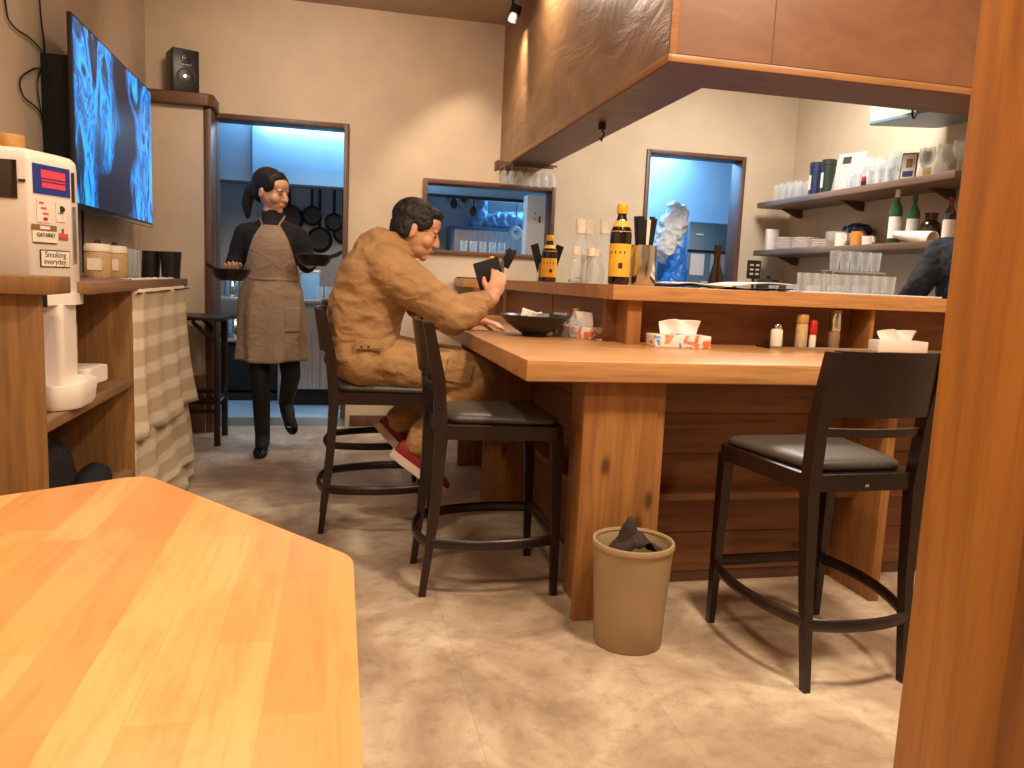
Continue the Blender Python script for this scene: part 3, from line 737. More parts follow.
stick(.0, -.03, .002, -.034, .262, .008, 'pale wooden chopstick standing among the black spoons', 'chopstick', 'cream')
# clear bottles with pale caps
def clear_bottle(loc, h, r, label, cap='cream', fill=None):
    t = thing('glass_bottle', label, 'bottle', loc, 0, 'clear capped bottles behind the soy sauce')
    MB().lathe([(.001, 0), (r*.95, 0), (r, .01), (r, h*.5), (r*.85, h*.6), (r*.42, h*.72), (r*.4, h*.8)], seg=28).build('bottle_body', 'glass', t)
    MB().lathe([(.001, h*.78), (r*.62, h*.78), (r*.66, h*.98), (r*.6, h), (.001, h)], seg=24).build('cap', cap, t)
    if fill: MB().lathe([(.001, .006), (r*.9, .006), (r*.92, h*.45), (.001, h*.45)], seg=24).build('contents', fill, t)
    return t
clear_bottle((.985, 3.20, ZL), .15, .026, 'short clear glass bottle with pale cap, leftmost of the clear bottles')
clear_bottle((1.035, 3.32, ZL), .275, .034, 'tall clear bottle with pale cap behind the round clear bottles, left one')
clear_bottle((1.105, 3.42, ZL), .28, .03, 'tall clear bottle with amber neck, middle of the tall clear bottles', 'cream', 'mill')
clear_bottle((1.16, 3.36, ZL), .285, .036, 'tall clear bottle with pale cap, half hidden behind the soy bottle', 'cream')
def round_bottle(loc, label):
    t = thing('round_bottle', label, 'bottle', loc, 0, 'round clear bottles behind the soy sauce')
    MB().lathe([(.001, 0), (.03, 0), (.036, .02), (.036, .06), (.026, .085), (.014, .1), (.014, .115)], seg=28).build('bottle_body', 'glass', t)
    MB().lathe([(.001, .11), (.018, .11), (.019, .14), (.001, .142)], seg=20).build('cap', 'cream', t)
    return t
round_bottle((1.01, 3.07, ZL), 'round clear glass bottle on the ledge, left of two')
round_bottle((1.055, 3.14, ZL), 'round clear glass bottle on the ledge beside the large soy bottle')
# fanned black menus in the holder
t = thing('menu_holder', 'grey holder behind the small soy bottle on the left ledge', 'holder', (1.14, 4.26, ZL))
b = MB(); b.box(-.05, .05, -.03, -.026, 0, .10); b.box(-.05, .05, .026, .03, 0, .10); b.box(-.05, -.046, -.026, .026, 0, .10); b.box(.046, .05, -.026, .026, 0, .10); b.box(-.046, .046, -.026, .026, 0, .006); b.build('holder_box', 'chrome', t)
for s, nm in ((-1, 'left'), (1, 'right')):
    b = MB(); b.box(-.022, .022, -.003, .003, .0, .20, m=xf((.016*s, 0, .012), (0, .3*s, 0)))
    tag(b.build('black_menu', 'matte_black', None, loc=(1.14, 4.26, ZL)), 'black folded menu fanned out behind the small soy bottle, %s one' % nm, 'menu', 'fanned black menus')
# cup and folded black card behind the hand
tag(MB().lathe(tumbler_prof(.028, .033, .11, .003), seg=24).build('steel_cup', 'chrome', None, loc=(.92, 4.5, ZL)), 'small steel cup on the ledge behind the man\'s hand', 'cup')
b = MB(); b.box(-.028, .028, -.003, .003, 0, .11, .001, m=xf((0.02, 0, .075), (0, .45, 0))); tag(b.build('black_card', 'matte_black', None, loc=(.93, 4.5, ZL)), 'black card leaning out of the small steel cup', 'card')
b = MB(); b.box(-.12, .12, -.05, .05, 0, .008, .002); tag(b.build('black_tray', 'ceramic_black', None, loc=(.93, 5.4, ZL)), 'flat black tray at the far left end of the ledge', 'tray')
b = MB()


b.tube([(.055*math.cos(a*.26), .05*math.sin(a*.26), .02+.012*math.cos(a*.26)) for a in range(24)], .006, 6)
tag(b.build('cable_loop', 'black', None, loc=(1.18, 3.75, ZL)), 'black ring of cable lying between the small soy bottle and clear bottles', 'cable')
tag(MB().lathe([(.001, 0), (.03, 0), (.045, .01), (.04, .018), (.001, .01)], seg=24).build('small_dish', 'paper', None, loc=(1.12, 3.55, ZL)), 'small white dish beside the black cable loop', 'dish')

# open menu on the ledge
t = thing('open_menu', 'large open menu with white pages lying on the ledge', 'menu', (1.56, 3.0, ZL))
def page(x0, x1, lift0, lift1, dz, y0=-.1, y1=.16):
    return lambda u, v: (x0+(x1-x0)*u, y0+(y1-y0)*v, dz+lift0*(1-u)+lift1*u+.006*math.sin(u*PI*2))
g = MB(); g.grid(page(-.25, .27, .004, .012, .001), 24, 8); g.build('cover', 'matte_black', t, solid=.004, off=1)
g = MB(); g.grid(page(-.24, .0, .006, .005, .006, -.095, .155), 16, 8); g.build('page_block', 'cream', t, solid=.004, off=1)
g = MB(); g.grid(lambda u, v: (.0+.26*u, -.12+.28*v, .014+.012*u+.01*math.sin(u*PI)), 16, 8); g.build('page_block', 'paper', t, solid=.004, off=1)
# wine bottle behind
t = thing('wine_bottle', 'dark brown wine bottle standing behind the open menu', 'bottle', (1.785, 3.5, .9185))
MB().lathe([(.001, 0), (.036, 0), (.037, .15), (.036, .21), (.017, .29), (.0145, .365), (.001, .365)], seg=28).build('bottle_body', 'glass_dark', t)
MB().lathe([(.0155, .32), (.0165, .325), (.0165, .374), (.001, .376)], seg=20).build('foil', 'ink', t)
# back counter inside the bar
t = thing('back_counter', 'stainless work counter inside the bar behind the ledge', 'counter', (2.4, 3.9, 0))
MB().box(1.62, 2.3, 3.36, 3.75, .88, .918, .003).build('worktop', 'steel', t, True)
MB().box(1.64, 2.28, 3.42, 3.73, .0, .88).build('base_cabinet', 'steel', t, True)
MB().box(2.9, 3.43, 3.62, 5.5, .88, .918, .003).build('worktop', 'steel', t, True)
MB().box(2.93, 3.43, 3.64, 5.5, .0, .88).build('base_cabinet', 'steel', t, True)
t = thing('price_display', 'small black sign with rows of pale marks near the ledge', 'sign', (1.955, 3.45, .918))
MB().box(-.034, .034, -.006, .006, .222, .31, .002).build('panel', 'black', t)
MB().box(-.005, .005, -.004, .004, .01, .222).build('stem', 'black', t); MB().box(-.03, .03, -.03, .03, 0, .01, .002).build('base', 'black', t)
for x in (-.015, .015):
    for z in (.246, .267, .288): MB().box(x-.009, x+.009, -.0075, -.006, z-.005, z+.003).build('mark', 'paper_grey', t)

# tumblers on a tray along the ledge
tag(MB().box(-.36, .36, -.055, .055, 0, .008, .003).build('white_tray', 'paper', None, loc=(2.36, 3.15, ZL)), 'long white tray under the rows of tumblers on the ledge', 'tray')
n = 0
for k in range(10):
    n += 1
    tumbler((2.01+.05*k, 3.125, ZL+.0085), 'clear tumbler in the front row on the white tray, %s from the left' % ordinal(k), .019, .023, .08, 'tumblers in the front row on the white tray')
t = thing('glass_rack', 'grey steel shelf rack holding upturned glasses above the tray of tumblers', 'rack', (2.39, 3.3, .0))
b = MB(); b.box(-.14, .15, -.04, .05, 1.187, 1.194, .002); b.build('rack_plate', 'steel', t)
for x in (-.13, .14):
    MB().box(x-.004, x+.004, -.035, -.027, 1.0, 1.187).build('rack_post', 'steel', t); MB().box(x-.004, x+.004, .035, .043, 1.0, 1.187).build('rack_post', 'steel', t)

for k in range(5):
    tumbler((2.285+.055*k, 3.3, 1.1945), 'tall glass on the raised rack above the tray, %s from the left' % ordinal(k), .02, .025, .092, 'tall glasses on the raised rack')

# tissue boxes
def tissue(loc, rot, label, mat='tissue_box', tall=.066):
    t = thing('tissue_box', label, 'tissue box', loc, rot, 'tissue boxes on the counter')
    MB().box(-.115, .115, -.055, .055, 0, .048, .003).build('carton', mat, t)
    b = MB()
    def fn(u, v):
        x = -.075+.15*u; w = .004+.018*v
        return (x+.012*v*math.sin(u*7), w*math.sin(u*9+v*2)+.008*v, .0475+tall*v*(1-.25*abs(u-.55)*2)+.006*math.sin(u*8)*v)
    b.grid(fn, 26, 10); b.build('tissue', 'paper', t, solid=.001, fix=False)
    return t
tissue((1.315, 2.855, ZK), math.radians(-3), 'tissue box with blue and red print in the middle of the counter')
tissue((1.03, 3.24, ZK), math.radians(-62), 'tissue box with blue and orange end beside the black bowl', tall=.07)
tissue((2.34, 2.90, ZK), math.radians(-4), 'plain white tissue box at the right end of the counter', 'paper', .05)
# condiments on a small tray
t = thing('condiment_tray', 'thin dark tray under the spice shakers on the counter', 'tray', (1.96, 2.93, ZK))
MB().box(-.23, .23, -.055, .055, 0, .006, .002).build('tray_plate', 'ceramic_black', t)
MB().box(-.23, .23, -.058, -.055, 0, .011, .001).build('tray_lip', 'chrome', t)
def shaker(loc, r, h, hc, body, cap, label, nm='spice_shaker', capr=1.0):
    t = thing(nm, label, 'shaker', loc, 0, 'spice shakers on the tray')
    MB().lathe([(.001, 0), (r, 0), (r*1.02, .006), (r, h-.006), (r*.85, h), (.001, h)], seg=24).build('jar_body', body, t)
    MB().lathe([(.001, h), (r*capr, h), (r*capr*1.04, h+.004), (r*capr, h+hc-.003), (r*capr*.9, h+hc), (.001, h+hc)], seg=24).build('cap', cap, t)
    return t
zt_ = ZK+.0065
shaker((1.79, 2.93, zt_), .024, .072, .02, 'cream', 'chrome', 'small spice shaker with silver perforated cap, leftmost on the tray', capr=.75)
shaker((1.905, 2.93, zt_), .024, .10, .036, 'sesame', 'lid_wood', 'sesame jar with amber cap, tallest on the left half of the tray')
shaker((1.952, 2.92, zt_), .014, .055, .058, 'cream', 'red', 'slim bottle with red nozzle cap beside the sesame jar', 'chilli_bottle', 1.1)
shaker((2.07, 2.945, zt_), .024, .07, .09, 'mill', 'chrome', 'peppermill with tall grey top at the right of the tray', 'pepper_mill')
shaker((1.05, 3.36, ZK), .018, .085, .035, 'cream', 'lid_wood', 'amber-capped bottle behind the left tissue box')
# the red one nearby
shaker((1.085, 3.40, ZK), .016, .07, .02, 'red', 'red', 'small red bottle behind the left tissue box', 'chilli_bottle', .9)

# black bowl and glassware
t = thing('noodle_bowl', 'wide black ceramic bowl on the counter in front of the man', 'bowl', (.825, 3.23, ZK))
MB().lathe([(.001, 0), (.053, 0), (.057, .013), (.078, .025), (.122, .056), (.150, .087), (.148, .090), (.118, .061), (.066, .029), (.001, .022)], seg=48).build('bowl_body', 'ceramic_black', t)
def small_glass(loc, label, h=.05): return tumbler(loc, label, .026, .031, h, 'small glasses in and behind the bowl')
small_glass((.86, 3.24, ZK+.052), 'small clear glass standing inside the black bowl', .045)
small_glass((.97, 3.34, ZK), 'clear tumbler just behind the right rim of the black bowl', .10)
tumbler((1.0, 3.20, ZK), 'clear glass between the black bowl and the tissue box', .028, .033, .085, 'small glasses in and behind the bowl')
g = MB(); g.grid(lambda u, v: (-.035+.07*u+.01*v, .01*math.sin(u*8), .0+.05*v*(1-.4*u)), 10, 5)
tag(g.build('crumpled_napkin', 'paper', None, loc=(.79, 3.21, ZK+.07), solid=.002), 'crumpled white napkin sticking out of the black bowl', 'napkin')
g = MB(); g.tube([(-.045, 0, .0), (.055, .03, .012)], .004, 6); tag(g.build('spoon', 'cream', None, loc=(.80, 3.2, ZK+.088)), 'pale spoon lying across the rim of the black bowl', 'spoon')

# ------------------------------------------------------------------ shelves on the right wall
def wshelf(z, label):
    t = thing('wall_shelf', label, 'shelf', (3.27, 4.5, z), 0, 'wall shelves')
    MB().box(3.10, XR-.002, 3.54, 5.5, z-.04, z, .003).build('board', 'shelfwood', t, True)
    for y in (3.9, 4.7, 5.42): MB().prism([(3.26, z-.04), (XR-.002, z-.04), (XR-.002, z-.10), (XR-.04, z-.10)], y, y+.02, m=Matrix(((1, 0, 0, 0), (0, 0, 1, 0), (0, 1, 0, 0), (0, 0, 0, 1)))).build('bracket', 'brown', t, True)
    return t
Z1, Z2 = 1.745, 1.39
wshelf(Z1, 'upper wooden wall shelf lined with glassware'); wshelf(Z2, 'lower wooden wall shelf holding plates and bottles')
def goblet(loc, label, h, r, group):
    return tag(MB().lathe([(.001, 0), (r*.8, 0), (r*.8, .003), (.004, .006), (.004, h*.42), (r*.7, h*.55), (r, h*.75), (r*.85, h), (r*.82, h), (r*.9, h*.75), (.001, h*.5)], seg=18).build('stemmed_glass', 'glass', None, loc=loc), label, 'glass', group)
for k in range(8):
    tumbler((3.2+.07*(k % 2), 5.40-.045*k, Z1), 'clear glass at the far end of the upper shelf, %s from the left' % ordinal(k), .028, .034, .13, 'glasses at the far end of the upper shelf', seg=14)
for s, (y, mt, nm) in enumerate(((4.98, 'navy', 'navy'), (4.84, 'green_dark', 'dark green'))):
    t = thing('tall_tin', '%s tall tin standing on the upper shelf' % nm, 'tin', (3.24, y, Z1), 0, 'tall tins on the upper shelf')
    MB().lathe([(.001, 0), (.045, 0), (.045, .20), (.047, .202), (.047, .235), (.044, .238), (.001, .238)], seg=24).build('tin_body', mt, t)
    MB().box(-.0475, -.0455, -.012, .012, .05, .15).build('label_print', 'cream', t)
t = thing('clear_frame', 'leaning clear acrylic frame with small dark picture on the upper shelf', 'frame', (3.22, 4.62, Z1), 0)
MB().box(-.003, .003, -.10, .10, 0, .26, .001, m=xf((0, 0, .004), (0, .22, .35))).build('acrylic_sheet', 'glass', t)
MB().box(-.0045, -.003, .0, .06, .19, .235, m=xf((0, 0, .004), (0, .22, .35))).build('picture', 'ink', t)
for k in range(14):
    goblet((3.22+.075*(k % 3), 4.50-.038*k, Z1), 'clear stemmed glass on the middle of the upper shelf, %s from the left' % ordinal(k), .17+.02*(k % 2), .036, 'stemmed glasses on the upper shelf')
t = thing('red_figurine', 'tiny red and black figurine on the edge of the upper shelf', 'figurine', (3.125, 4.30, Z1))
MB().lathe([(.001, 0), (.014, 0), (.017, .02), (.013, .032), (.001, .036)], seg=16).build('figurine_body', 'matte_black', t); MB().ell((0, 0, .046), (.015, .015, .016)).build('figurine_head', 'red', t)
MB().lathe([(.012, .026), (.018, .03), (.018, .036), (.010, .04)], seg=16).build('scarf', 'red', t)
t = thing('framed_card', 'small upright card in a dark red frame on the upper shelf', 'card', (3.17, 3.98, Z1), math.radians(0))
R1 = xf((0, 0, .003), (0, .12, .55))
MB().box(-.004, .004, -.045, .045, 0, .155, .004, m=R1).build('card_frame', 'shoe_red', t)
MB().box(-.0055, -.004, -.037, .037, .01, .145, m=R1).build('card_picture', 'paper_grey', t)
MB().box(-.007, -.0055, -.028, .028, .018, .05, m=R1).build('card_print', 'navy', t)
MB().box(-.007, -.0055, -.02, .015, .07, .12, m=R1).build('card_print', 'gold_band', t)
for k in range(12):
    tumbler((3.14+.03*(k % 2), 4.52-.044*k, Z1), 'small clear glass along the front edge of the upper shelf, %s from the left' % ordinal(k), .024, .03, .085, 'small glasses along the upper shelf edge', seg=14)
for k in range(5):
    goblet((3.2+.08*(k % 2), 3.86-.055*k, Z1), 'clear stemmed glass at the near end of the upper shelf, %s from the left' % ordinal(k), .17, .036, 'stemmed glasses near the post')
tag(MB().box(-.002, .002, -.03, .03, 0, .045, .001).build('small_tag', 'gold_band', None, loc=(3.13, 3.78, Z1)), 'small brown tag on the near end of the upper shelf', 'tag')
# lower shelf
def plates(loc, n, r, label, dz=.011, mat='paper'):
    for k in range(n):
        o = MB().lathe([(.001, 0), (r*.6, 0), (r*.7, .004), (r, .012), (r*.99, .014), (r*.65, .007), (.001, .006)], seg=24).build('plate', mat, None, loc=(loc[0], loc[1], loc[2]+k*dz))
        tag(o, 'plate in the %s, %s from the bottom' % (label, ordinal(k)), 'plate', label)
plates((3.23, 5.26, Z2), 8, .09, 'leftmost stack of white plates on the lower shelf')
plates((3.23, 5.02, Z2), 7, .09, 'second stack of white plates on the lower shelf')
plates((3.23, 4.80, Z2), 5, .08, 'stack of pale yellow plates on the lower shelf', .011, 'cream')
def bowls(loc, n, label, mat='paper'):
    for k in range(n):
        o = MB().lathe([(.001, 0), (.03, 0), (.055, .02), (.068, .05), (.065, .05), (.05, .022), (.001, .006)], seg=24).build('bowl', mat, None, loc=(loc[0], loc[1], loc[2]+k*.017))
        tag(o, 'bowl in the %s, %s from the bottom' % (label, ordinal(k)), 'bowl', label)
bowls((3.2, 4.63, Z2), 4, 'left stack of white bowls on the lower shelf'); bowls((3.24, 4.49, Z2), 3, 'right stack of cream bowls on the lower shelf', 'cream')
def mug(loc, mat, label, h=.085):
    t = thing('mug', label, 'mug', loc, 0, 'mugs on the lower shelf')
    MB().lathe(tumbler_prof(.038, .04, h, .003), seg=24).build('mug_body', mat, t)
    MB().tube([(0, -.038, h*.75), (-.01, -.058, h*.7), (-.01, -.06, h*.4), (0, -.038, h*.25)], .005, 8).build('handle', mat, t)
mug((3.15, 4.50, Z2), 'white', 'white mug next to the orange one on the lower shelf')
mug((3.15, 4.34, Z2), 'orange', 'orange mug on the lower shelf')
mug((3.14, 4.22, Z2), 'white', 'short white cup right of the orange mug', .05)
b = MB(); b.ell((0, 0, .045), (.07, .12, .045)); o = skinfuse(b, 'crumpled_navy_cloth', 'navy', None, .01, 2, .014, 16); o.location = (3.34, 4.62, Z2+.07)
tag(o, 'crumpled navy plastic package behind the mugs on the lower shelf', 'package')
tag(MB().box(-.045, .045, -.02, .02, 0, .16, .003).build('white_carton', 'paper', None, loc=(3.2, 5.42, Z2)), 'upright white carton at the far end of the lower shelf', 'carton')
def wine(loc, h, r, glassm, labelm, cap, label):
    t = thing('liquor_bottle', label, 'bottle', loc, 0, 'bottles on the lower shelf')
    MB().lathe([(.001, 0), (r, 0), (r, h*.6), (r*.85, h*.68), (r*.36, h*.8), (r*.34, h*.9), (.001, h*.9)], seg=24).build('bottle_body', glassm, t)
    MB().lathe([(r*1.02, h*.1), (r*1.02, h*.5)], seg=24).build('label_band', labelm, t)
    MB().lathe([(.001, h*.86), (r*.4, h*.86), (r*.4, h), (.001, h)], seg=20).build('cap', cap, t)
    return t
wine((3.17, 4.04, Z2), .31, .035, 'glass_green', 'paper', 'cream', 'green bottle with white label and pale cap, leftmost on the lower shelf')
wine((3.2, 3.93, Z2), .275, .034, 'glass_green', 'paper_grey', 'glass_green', 'pale green bottle beside the first, with white label')
wine((3.24, 3.70, Z2), .24, .032, 'glass_dark', 'paper', 'shoe_red', 'dark bottle with red neck behind the paper roll')
tag(MB().lathe([(.001, 0), (.045, 0), (.06, .05), (.05, .11), (.03, .13), (.035, .17), (.03, .17), (.001, .12)], seg=24).build('dark_jug', 'glass_dark', None, loc=(3.26, 3.86, Z2)), 'dark rounded jug between the bottles on the lower shelf', 'jug')
b = MB(); b.lathe([(.001, 0), (.02, 0), (.045, .26), (.04, .26), (.001, .2)], seg=20, m=xf((0, 0, .05), (0, 0, 0)) @ Matrix.Rotation(math.radians(98), 4, Vector((1, .15, 0))))
tag(b.build('paper_roll', 'cream', None, loc=(3.13, 3.98, Z2)), 'rolled cone of cream paper lying on the lower shelf', 'paper roll')
# under the lower shelf on the work counter
for k in range(8):
    tumbler((3.0+.06*(k % 2), 5.0-.12*k, .9185), 'glass on the steel counter below the shelves, %s from the left' % ordinal(k), .03, .036, .22, 'tall glasses on the steel counter', seg=14)
t = thing('black_pot', 'small black pot at the back below the lower shelf', 'pot', (3.1, 5.25, .9185))
MB().lathe([(.001, 0), (.07, 0), (.085, .03), (.085, .22), (.07, .25), (.001, .26)], seg=24).build('pot_body', 'matte_black', t); MB().lathe([(.001, .26), (.015, .26), (.015, .28), (.001, .285)], seg=12).build('lid_knob', 'matte_black', t)

# ceiling-hung projector style fixture by the soffit
t = thing('air_conditioner', 'grey unit hanging under the soffit near the timber post', 'air conditioner', (2.85, 3.6, 1.98))
MB().prism(roundpoly([(2.98, 3.62), (3.16, 3.54), (3.40, 3.62), (3.40, 4.05), (3.0, 4.15)], [.03]*5), 2.065, 2.17, .012).build('casing', 'ac', t, True)
MB().prism([(3.02, 3.65), (3.16, 3.58), (3.33, 3.65), (3.33, 3.98), (2.95, 4.06)], 2.052, 2.065).build('grille', 'fridge', t, True)
MB().box(3.05, 3.10, 3.75, 3.80, 2.1, ZC).build('hanger', 'chrome', t, True)
MB().tube(spl([(2.99, 3.72, 2.15), (2.95, 3.70, 2.12), (2.92, 3.68, 2.05), (2.95, 3.70, 2.02), (2.99, 3.72, 2.09)]), .006, 6).build('loop_handle', 'matte_black', t, True)
# small dark hanging sensor under soffit edge
t = thing('hanging_hook', 'small black hook hanging from the underside of the soffit', 'hook', (1.42, 4.2, 1.87))
b = MB(); b.box(-.015, .015, -.015, .015, -.03, 0, .002); b.build('base', 'matte_black', t)
MB().tube([(0, 0, -.03), (.012, 0, -.05), (0, 0, -.085), (-.01, 0, -.07)], .005, 6).build('hook', 'matte_black', t)
t.location = (1.25, 3.75, 1.86)
t = thing('soffit_downlight', 'small white lamp peeking past the inner edge of the soffit', 'lamp', (1.75, 4.0, 2.25))
MB().box(-.09, .09, -.03, .03, -.02, .02, .006).build('lamp_body', 'paper', t); MB().box(-.005, .005, -.005, .005, .02, ZC-2.25).build('stem', 'chrome', t)

# glass rack hanging at the far end of the soffit
t = thing('hanging_glass_rack', 'dark rail under the far end of the soffit holding upturned glasses', 'rack', (1.2, 5.2, 1.80))
b = MB(); b.box(-.17, .22, -.05, -.04, .04, .052); b.box(-.17, .22, .04, .05, .04, .052); b.build('rail', 'brown', t)
for x in (-.12, .17): MB().box(x-.004, x+.004, -.045, -.037, .052, .06).build('hanger', 'chrome', t)
MB().box(-.185, -.17, -.06, .06, -.0, .06, .002).build('end_bracket', 'brown', t)
for k in range(7):
    o = MB().lathe([(.001, .0), (.028, 0), (.028, .003), (.004, .006), (.004, .045), (.02, .06), (.032, .1), (.028, .14), (.026, .14), (.029, .1), (.001, .055)], seg=18, m=Matrix.Rotation(PI, 4, 'X')).build('hanging_glass', 'glass', None, loc=(1.07+.055*k, 5.2, 1.852))
    tag(o, 'upturned stemmed glass under the soffit, %s from the left' % ordinal(k), 'glass', 'upturned glasses on the hanging rail')

# ------------------------------------------------------------------ kitchen behind the openings
t = thing('range_hood', 'large pale steel range hood in the kitchen doorway', 'hood', (0, 6.4, 1.72))
MB().box(-.62, 2.0, 6.2, 6.22, 1.725, 2.3, .003).build('front_panel', 'hoodsteel', t, True)
MB().box(-1.25, -.625, 6.25, 6.27, 1.725, 2.3, .003).build('side_front_panel', 'fridge', t, True)
MB().box(-.62, 2.0, 6.22, 6.9, 2.28, 2.3).build('top_panel', 'hoodsteel', t, True)
MB().box(-1.25, 2.0, 6.18, 6.20, 1.70, 1.725, .002).build('bottom_lip', 'matte_black', t, True)
t = thing('fluorescent_light', 'bright fluorescent tube light along the top of the range hood', 'light', (.0, 6.1, 2.15))
MB().box(-.60, .9, 6.10, 6.18, 2.205, 2.235, .003).build('fixture', 'white', t, True)
MB().tube([(-.58, 6.13, 2.155), (.88, 6.13, 2.155)], .034, 12).build('tube', 'tube', t, True)
for x in (-.59, .89): MB().box(x-.01, x+.01, 6.11, 6.15, 2.14, 2.206).build('end_socket', 'white', t, True)
t = thing('kitchen_counter', 'stainless kitchen counter seen through the doorway behind the waitress', 'counter', (.6, 6.4, .06))
MB().box(-.36, 1.9, 6.08, 6.75, .84, .875, .004).build('worktop', 'steel', t, True)
MB().box(-.34, 1.9, 6.12, 6.74, .19, .84).build('base_cabinet', 'steel', t, True)
MB().box(-.34, 1.9, 6.16, 6.74, .06, .19).build('plinth', 'matte_black', t, True)  # coloured black for the shade along the foot of the counter
MB().box(-.12, -.115, 6.115, 6.12, .2, .83).build('door_gap', 'matte_black', t, True)
t = thing('kitchen_rack', 'steel rack with dark oven beside the left jamb of the doorway', 'rack', (-.85, 6.5, .06))
MB().box(-1.2, -.42, 6.35, 6.8, .06, .12).build('base', 'matte_black', t, True)
MB().box(-1.2, -.42, 6.35, 6.8, .14, .5, .01).build('oven', 'matte_black', t, True)
MB().box(-1.2, -.42, 6.3, 6.8, .52, .545, .003).build('shelf', 'steel', t, True)
MB().box(-1.2, -.42, 6.3, 6.8, .84, .865, .003).build('shelf', 'steel', t, True)
for x in (-1.19, -.43): MB().box(x-.012, x+.012, 6.31, 6.335, .06, .86).build('post', 'steel', t, True)
for k, (x, z, r, h, mt, nm) in enumerate([(-.78, .546, .07, .14, 'chrome', 'shiny steel pot on the lower rack shelf, right one'), (-.98, .546, .07, .12, 'fridge', 'blue-grey pot on the lower rack shelf, left one'), (-.80, .866, .06, .13, 'chrome', 'shiny kettle-shaped pot on the upper rack shelf'), (-.62, .866, .05, .1, 'hoodsteel', 'pale blue container on the upper rack shelf')]):
    t = thing('cooking_pot', nm, 'pot', (x, 6.5, z), 0, 'pots on the kitchen rack')
    MB().lathe([(.001, 0), (r, 0), (r*1.02, .01), (r, h), (r*.9, h+.01), (.001, h+.03)], seg=24).build('pot_body', mt, t)
    MB().tube([(r*.4, 0, h+.01), (0, 0, h+.05), (-r*.4, 0, h+.01)], .006, 8).build('lid_handle', mt, t)
# hanging pans
MB_ = MB(); MB_.tube([(-1.0, 7.02, 1.80), (1.4, 7.02, 1.80)], .008, 8); tag(MB_.build('hanging_rail', 'chrome', None, True, (0, 7.02, 1.8)), 'thin steel rail along the kitchen wall carrying hanging pans', 'rail')
def pan(x, z, r, label, deep=.03, hl=.2, y=6.995):
    t = thing('hanging_pan', label, 'pan', (x, y, z), 0, 'pans hanging on the kitchen rail')
    mm = Matrix.Rotation(PI/2, 4, 'X')
    MB().lathe([(.001, deep), (r*.75, deep), (r, 0), (r*.97, -.002), (r*.72, deep-.006), (.001, deep-.006)], seg=28, m=mm).build('pan_body', 'ceramic_black', t)
    MB().box(-.012, .012, -.006, .006, r*.95, r+hl, .003).build('handle', 'matte_black', t)
pan(-.40, 1.52, .12, 'black frying pan hanging just right of the waitress\'s head', hl=.13)
pan(-.215, 1.555, .085, 'small round black pan hanging in the middle of the kitchen doorway', hl=.14)
pan(-.15, 1.36, .11, 'large shallow black pan hanging lower in the kitchen doorway', hl=.34, y=7.03)
pan(-.03, 1.51, .08, 'small black pan hanging near the right jamb, upper one', hl=.19)
pan(.05, 1.42, .09, 'black pan hanging lower beside the right jamb', hl=.3, y=7.03)
def canister(x, y, w, h, mat, label):
    t = thing('plastic_container', label, 'container', (x, y, .8755), 0, 'containers on the kitchen counter')
    MB().box(-w/2, w/2, -w/2, w/2, 0, h, .008).build('tub', mat, t); MB().box(-w/2-.005, w/2+.005, -w/2-.005, w/2+.005, h, h+.02, .005).build('lid', 'white', t)
canister(-.20, 6.3, .14, .20, 'hoodsteel', 'pale blue plastic tub on the kitchen counter behind the waitress')
canister(.14, 6.45, .16, .24, 'paper', 'white plastic tub on the kitchen counter near the right jamb')
for k in range(4): tumbler((-.13+.07*k, 6.18, .8755), 'glass on the kitchen counter behind the waitress, %s from the left' % ordinal(k), .027, .03, .1, 'glasses on the kitchen counter', 'glass', 14)
# window 1 contents
t = thing('switch_box', 'tall white metal box seen at the right of the small kitchen window', 'box', (1.52, 5.95, 1.0))
MB().box(1.41, 1.62, 5.92, 6.05, 1.0, 1.735, .006).build('casing', 'white', t, True)
MB().box(1.505, 1.52, 5.915, 5.92, 1.53, 1.58).build('red_label', 'red', t, True)
for z in (1.56, 1.6): MB().ell((1.475, 5.92, z), (.006, .004, .006), sub=1).build('screw', 'matte_black', t, True)
t = thing('utensil_rail', 'rail of hanging ladles and spatulas inside the small kitchen window', 'utensils', (.98, 6.2, 1.85))
MB().tube([(.6, 6.3, 1.86), (1.4, 6.3, 1.86)], .006, 8).build('rail', 'chrome', t, True)
for k in range(7):
    x = .86+.04*k; L = .14+.05*(k % 3)
    b = MB(); b.box(x-.006, x+.006, 6.295, 6.305, 1.86-L, 1.855); b.ell((x, 6.3, 1.86-L), (.03, .012, .042)); b.build('ladle', 'ceramic_black' if k % 2 else 'fridge', t, True)
t = thing('steel_appliance', 'dark steel kitchen appliance below the white wrap in the small window', 'appliance', (1.3, 6.9, .88))
MB().box(.95, 1.75, 6.78, 7.04, .88, 1.53, .01).build('casing', 'fridge', t, True); MB().box(.95, 1.75, 6.80, 7.04, .062, .878, .005).build('base_cabinet', 'steel', t, True)
MB().box(.98, 1.72, 6.775, 6.78, 1.3, 1.5).build('door_panel', 'steel', t, True)
for k in range(2): MB().ell((1.45+.07*k, 6.77, 1.34), (.012, .01, .012)).build('knob', 'matte_black', t, True)
b = MB(); b.limb([(1.18, 6.9, 1.56), (1.4, 6.9, 1.6), (1.65, 6.95, 1.62)], [.05, .07, .06]); b.limb([(1.22, 6.9, 1.6), (1.24, 6.9, 1.78)], [.06, .03])
o = skinfuse(b, 'plastic_wrap', 'hoodsteel', None, .012, 1, .03, 14)
tag(o, 'heap of crumpled clear plastic wrap on top of the kitchen appliance', 'plastic wrap')
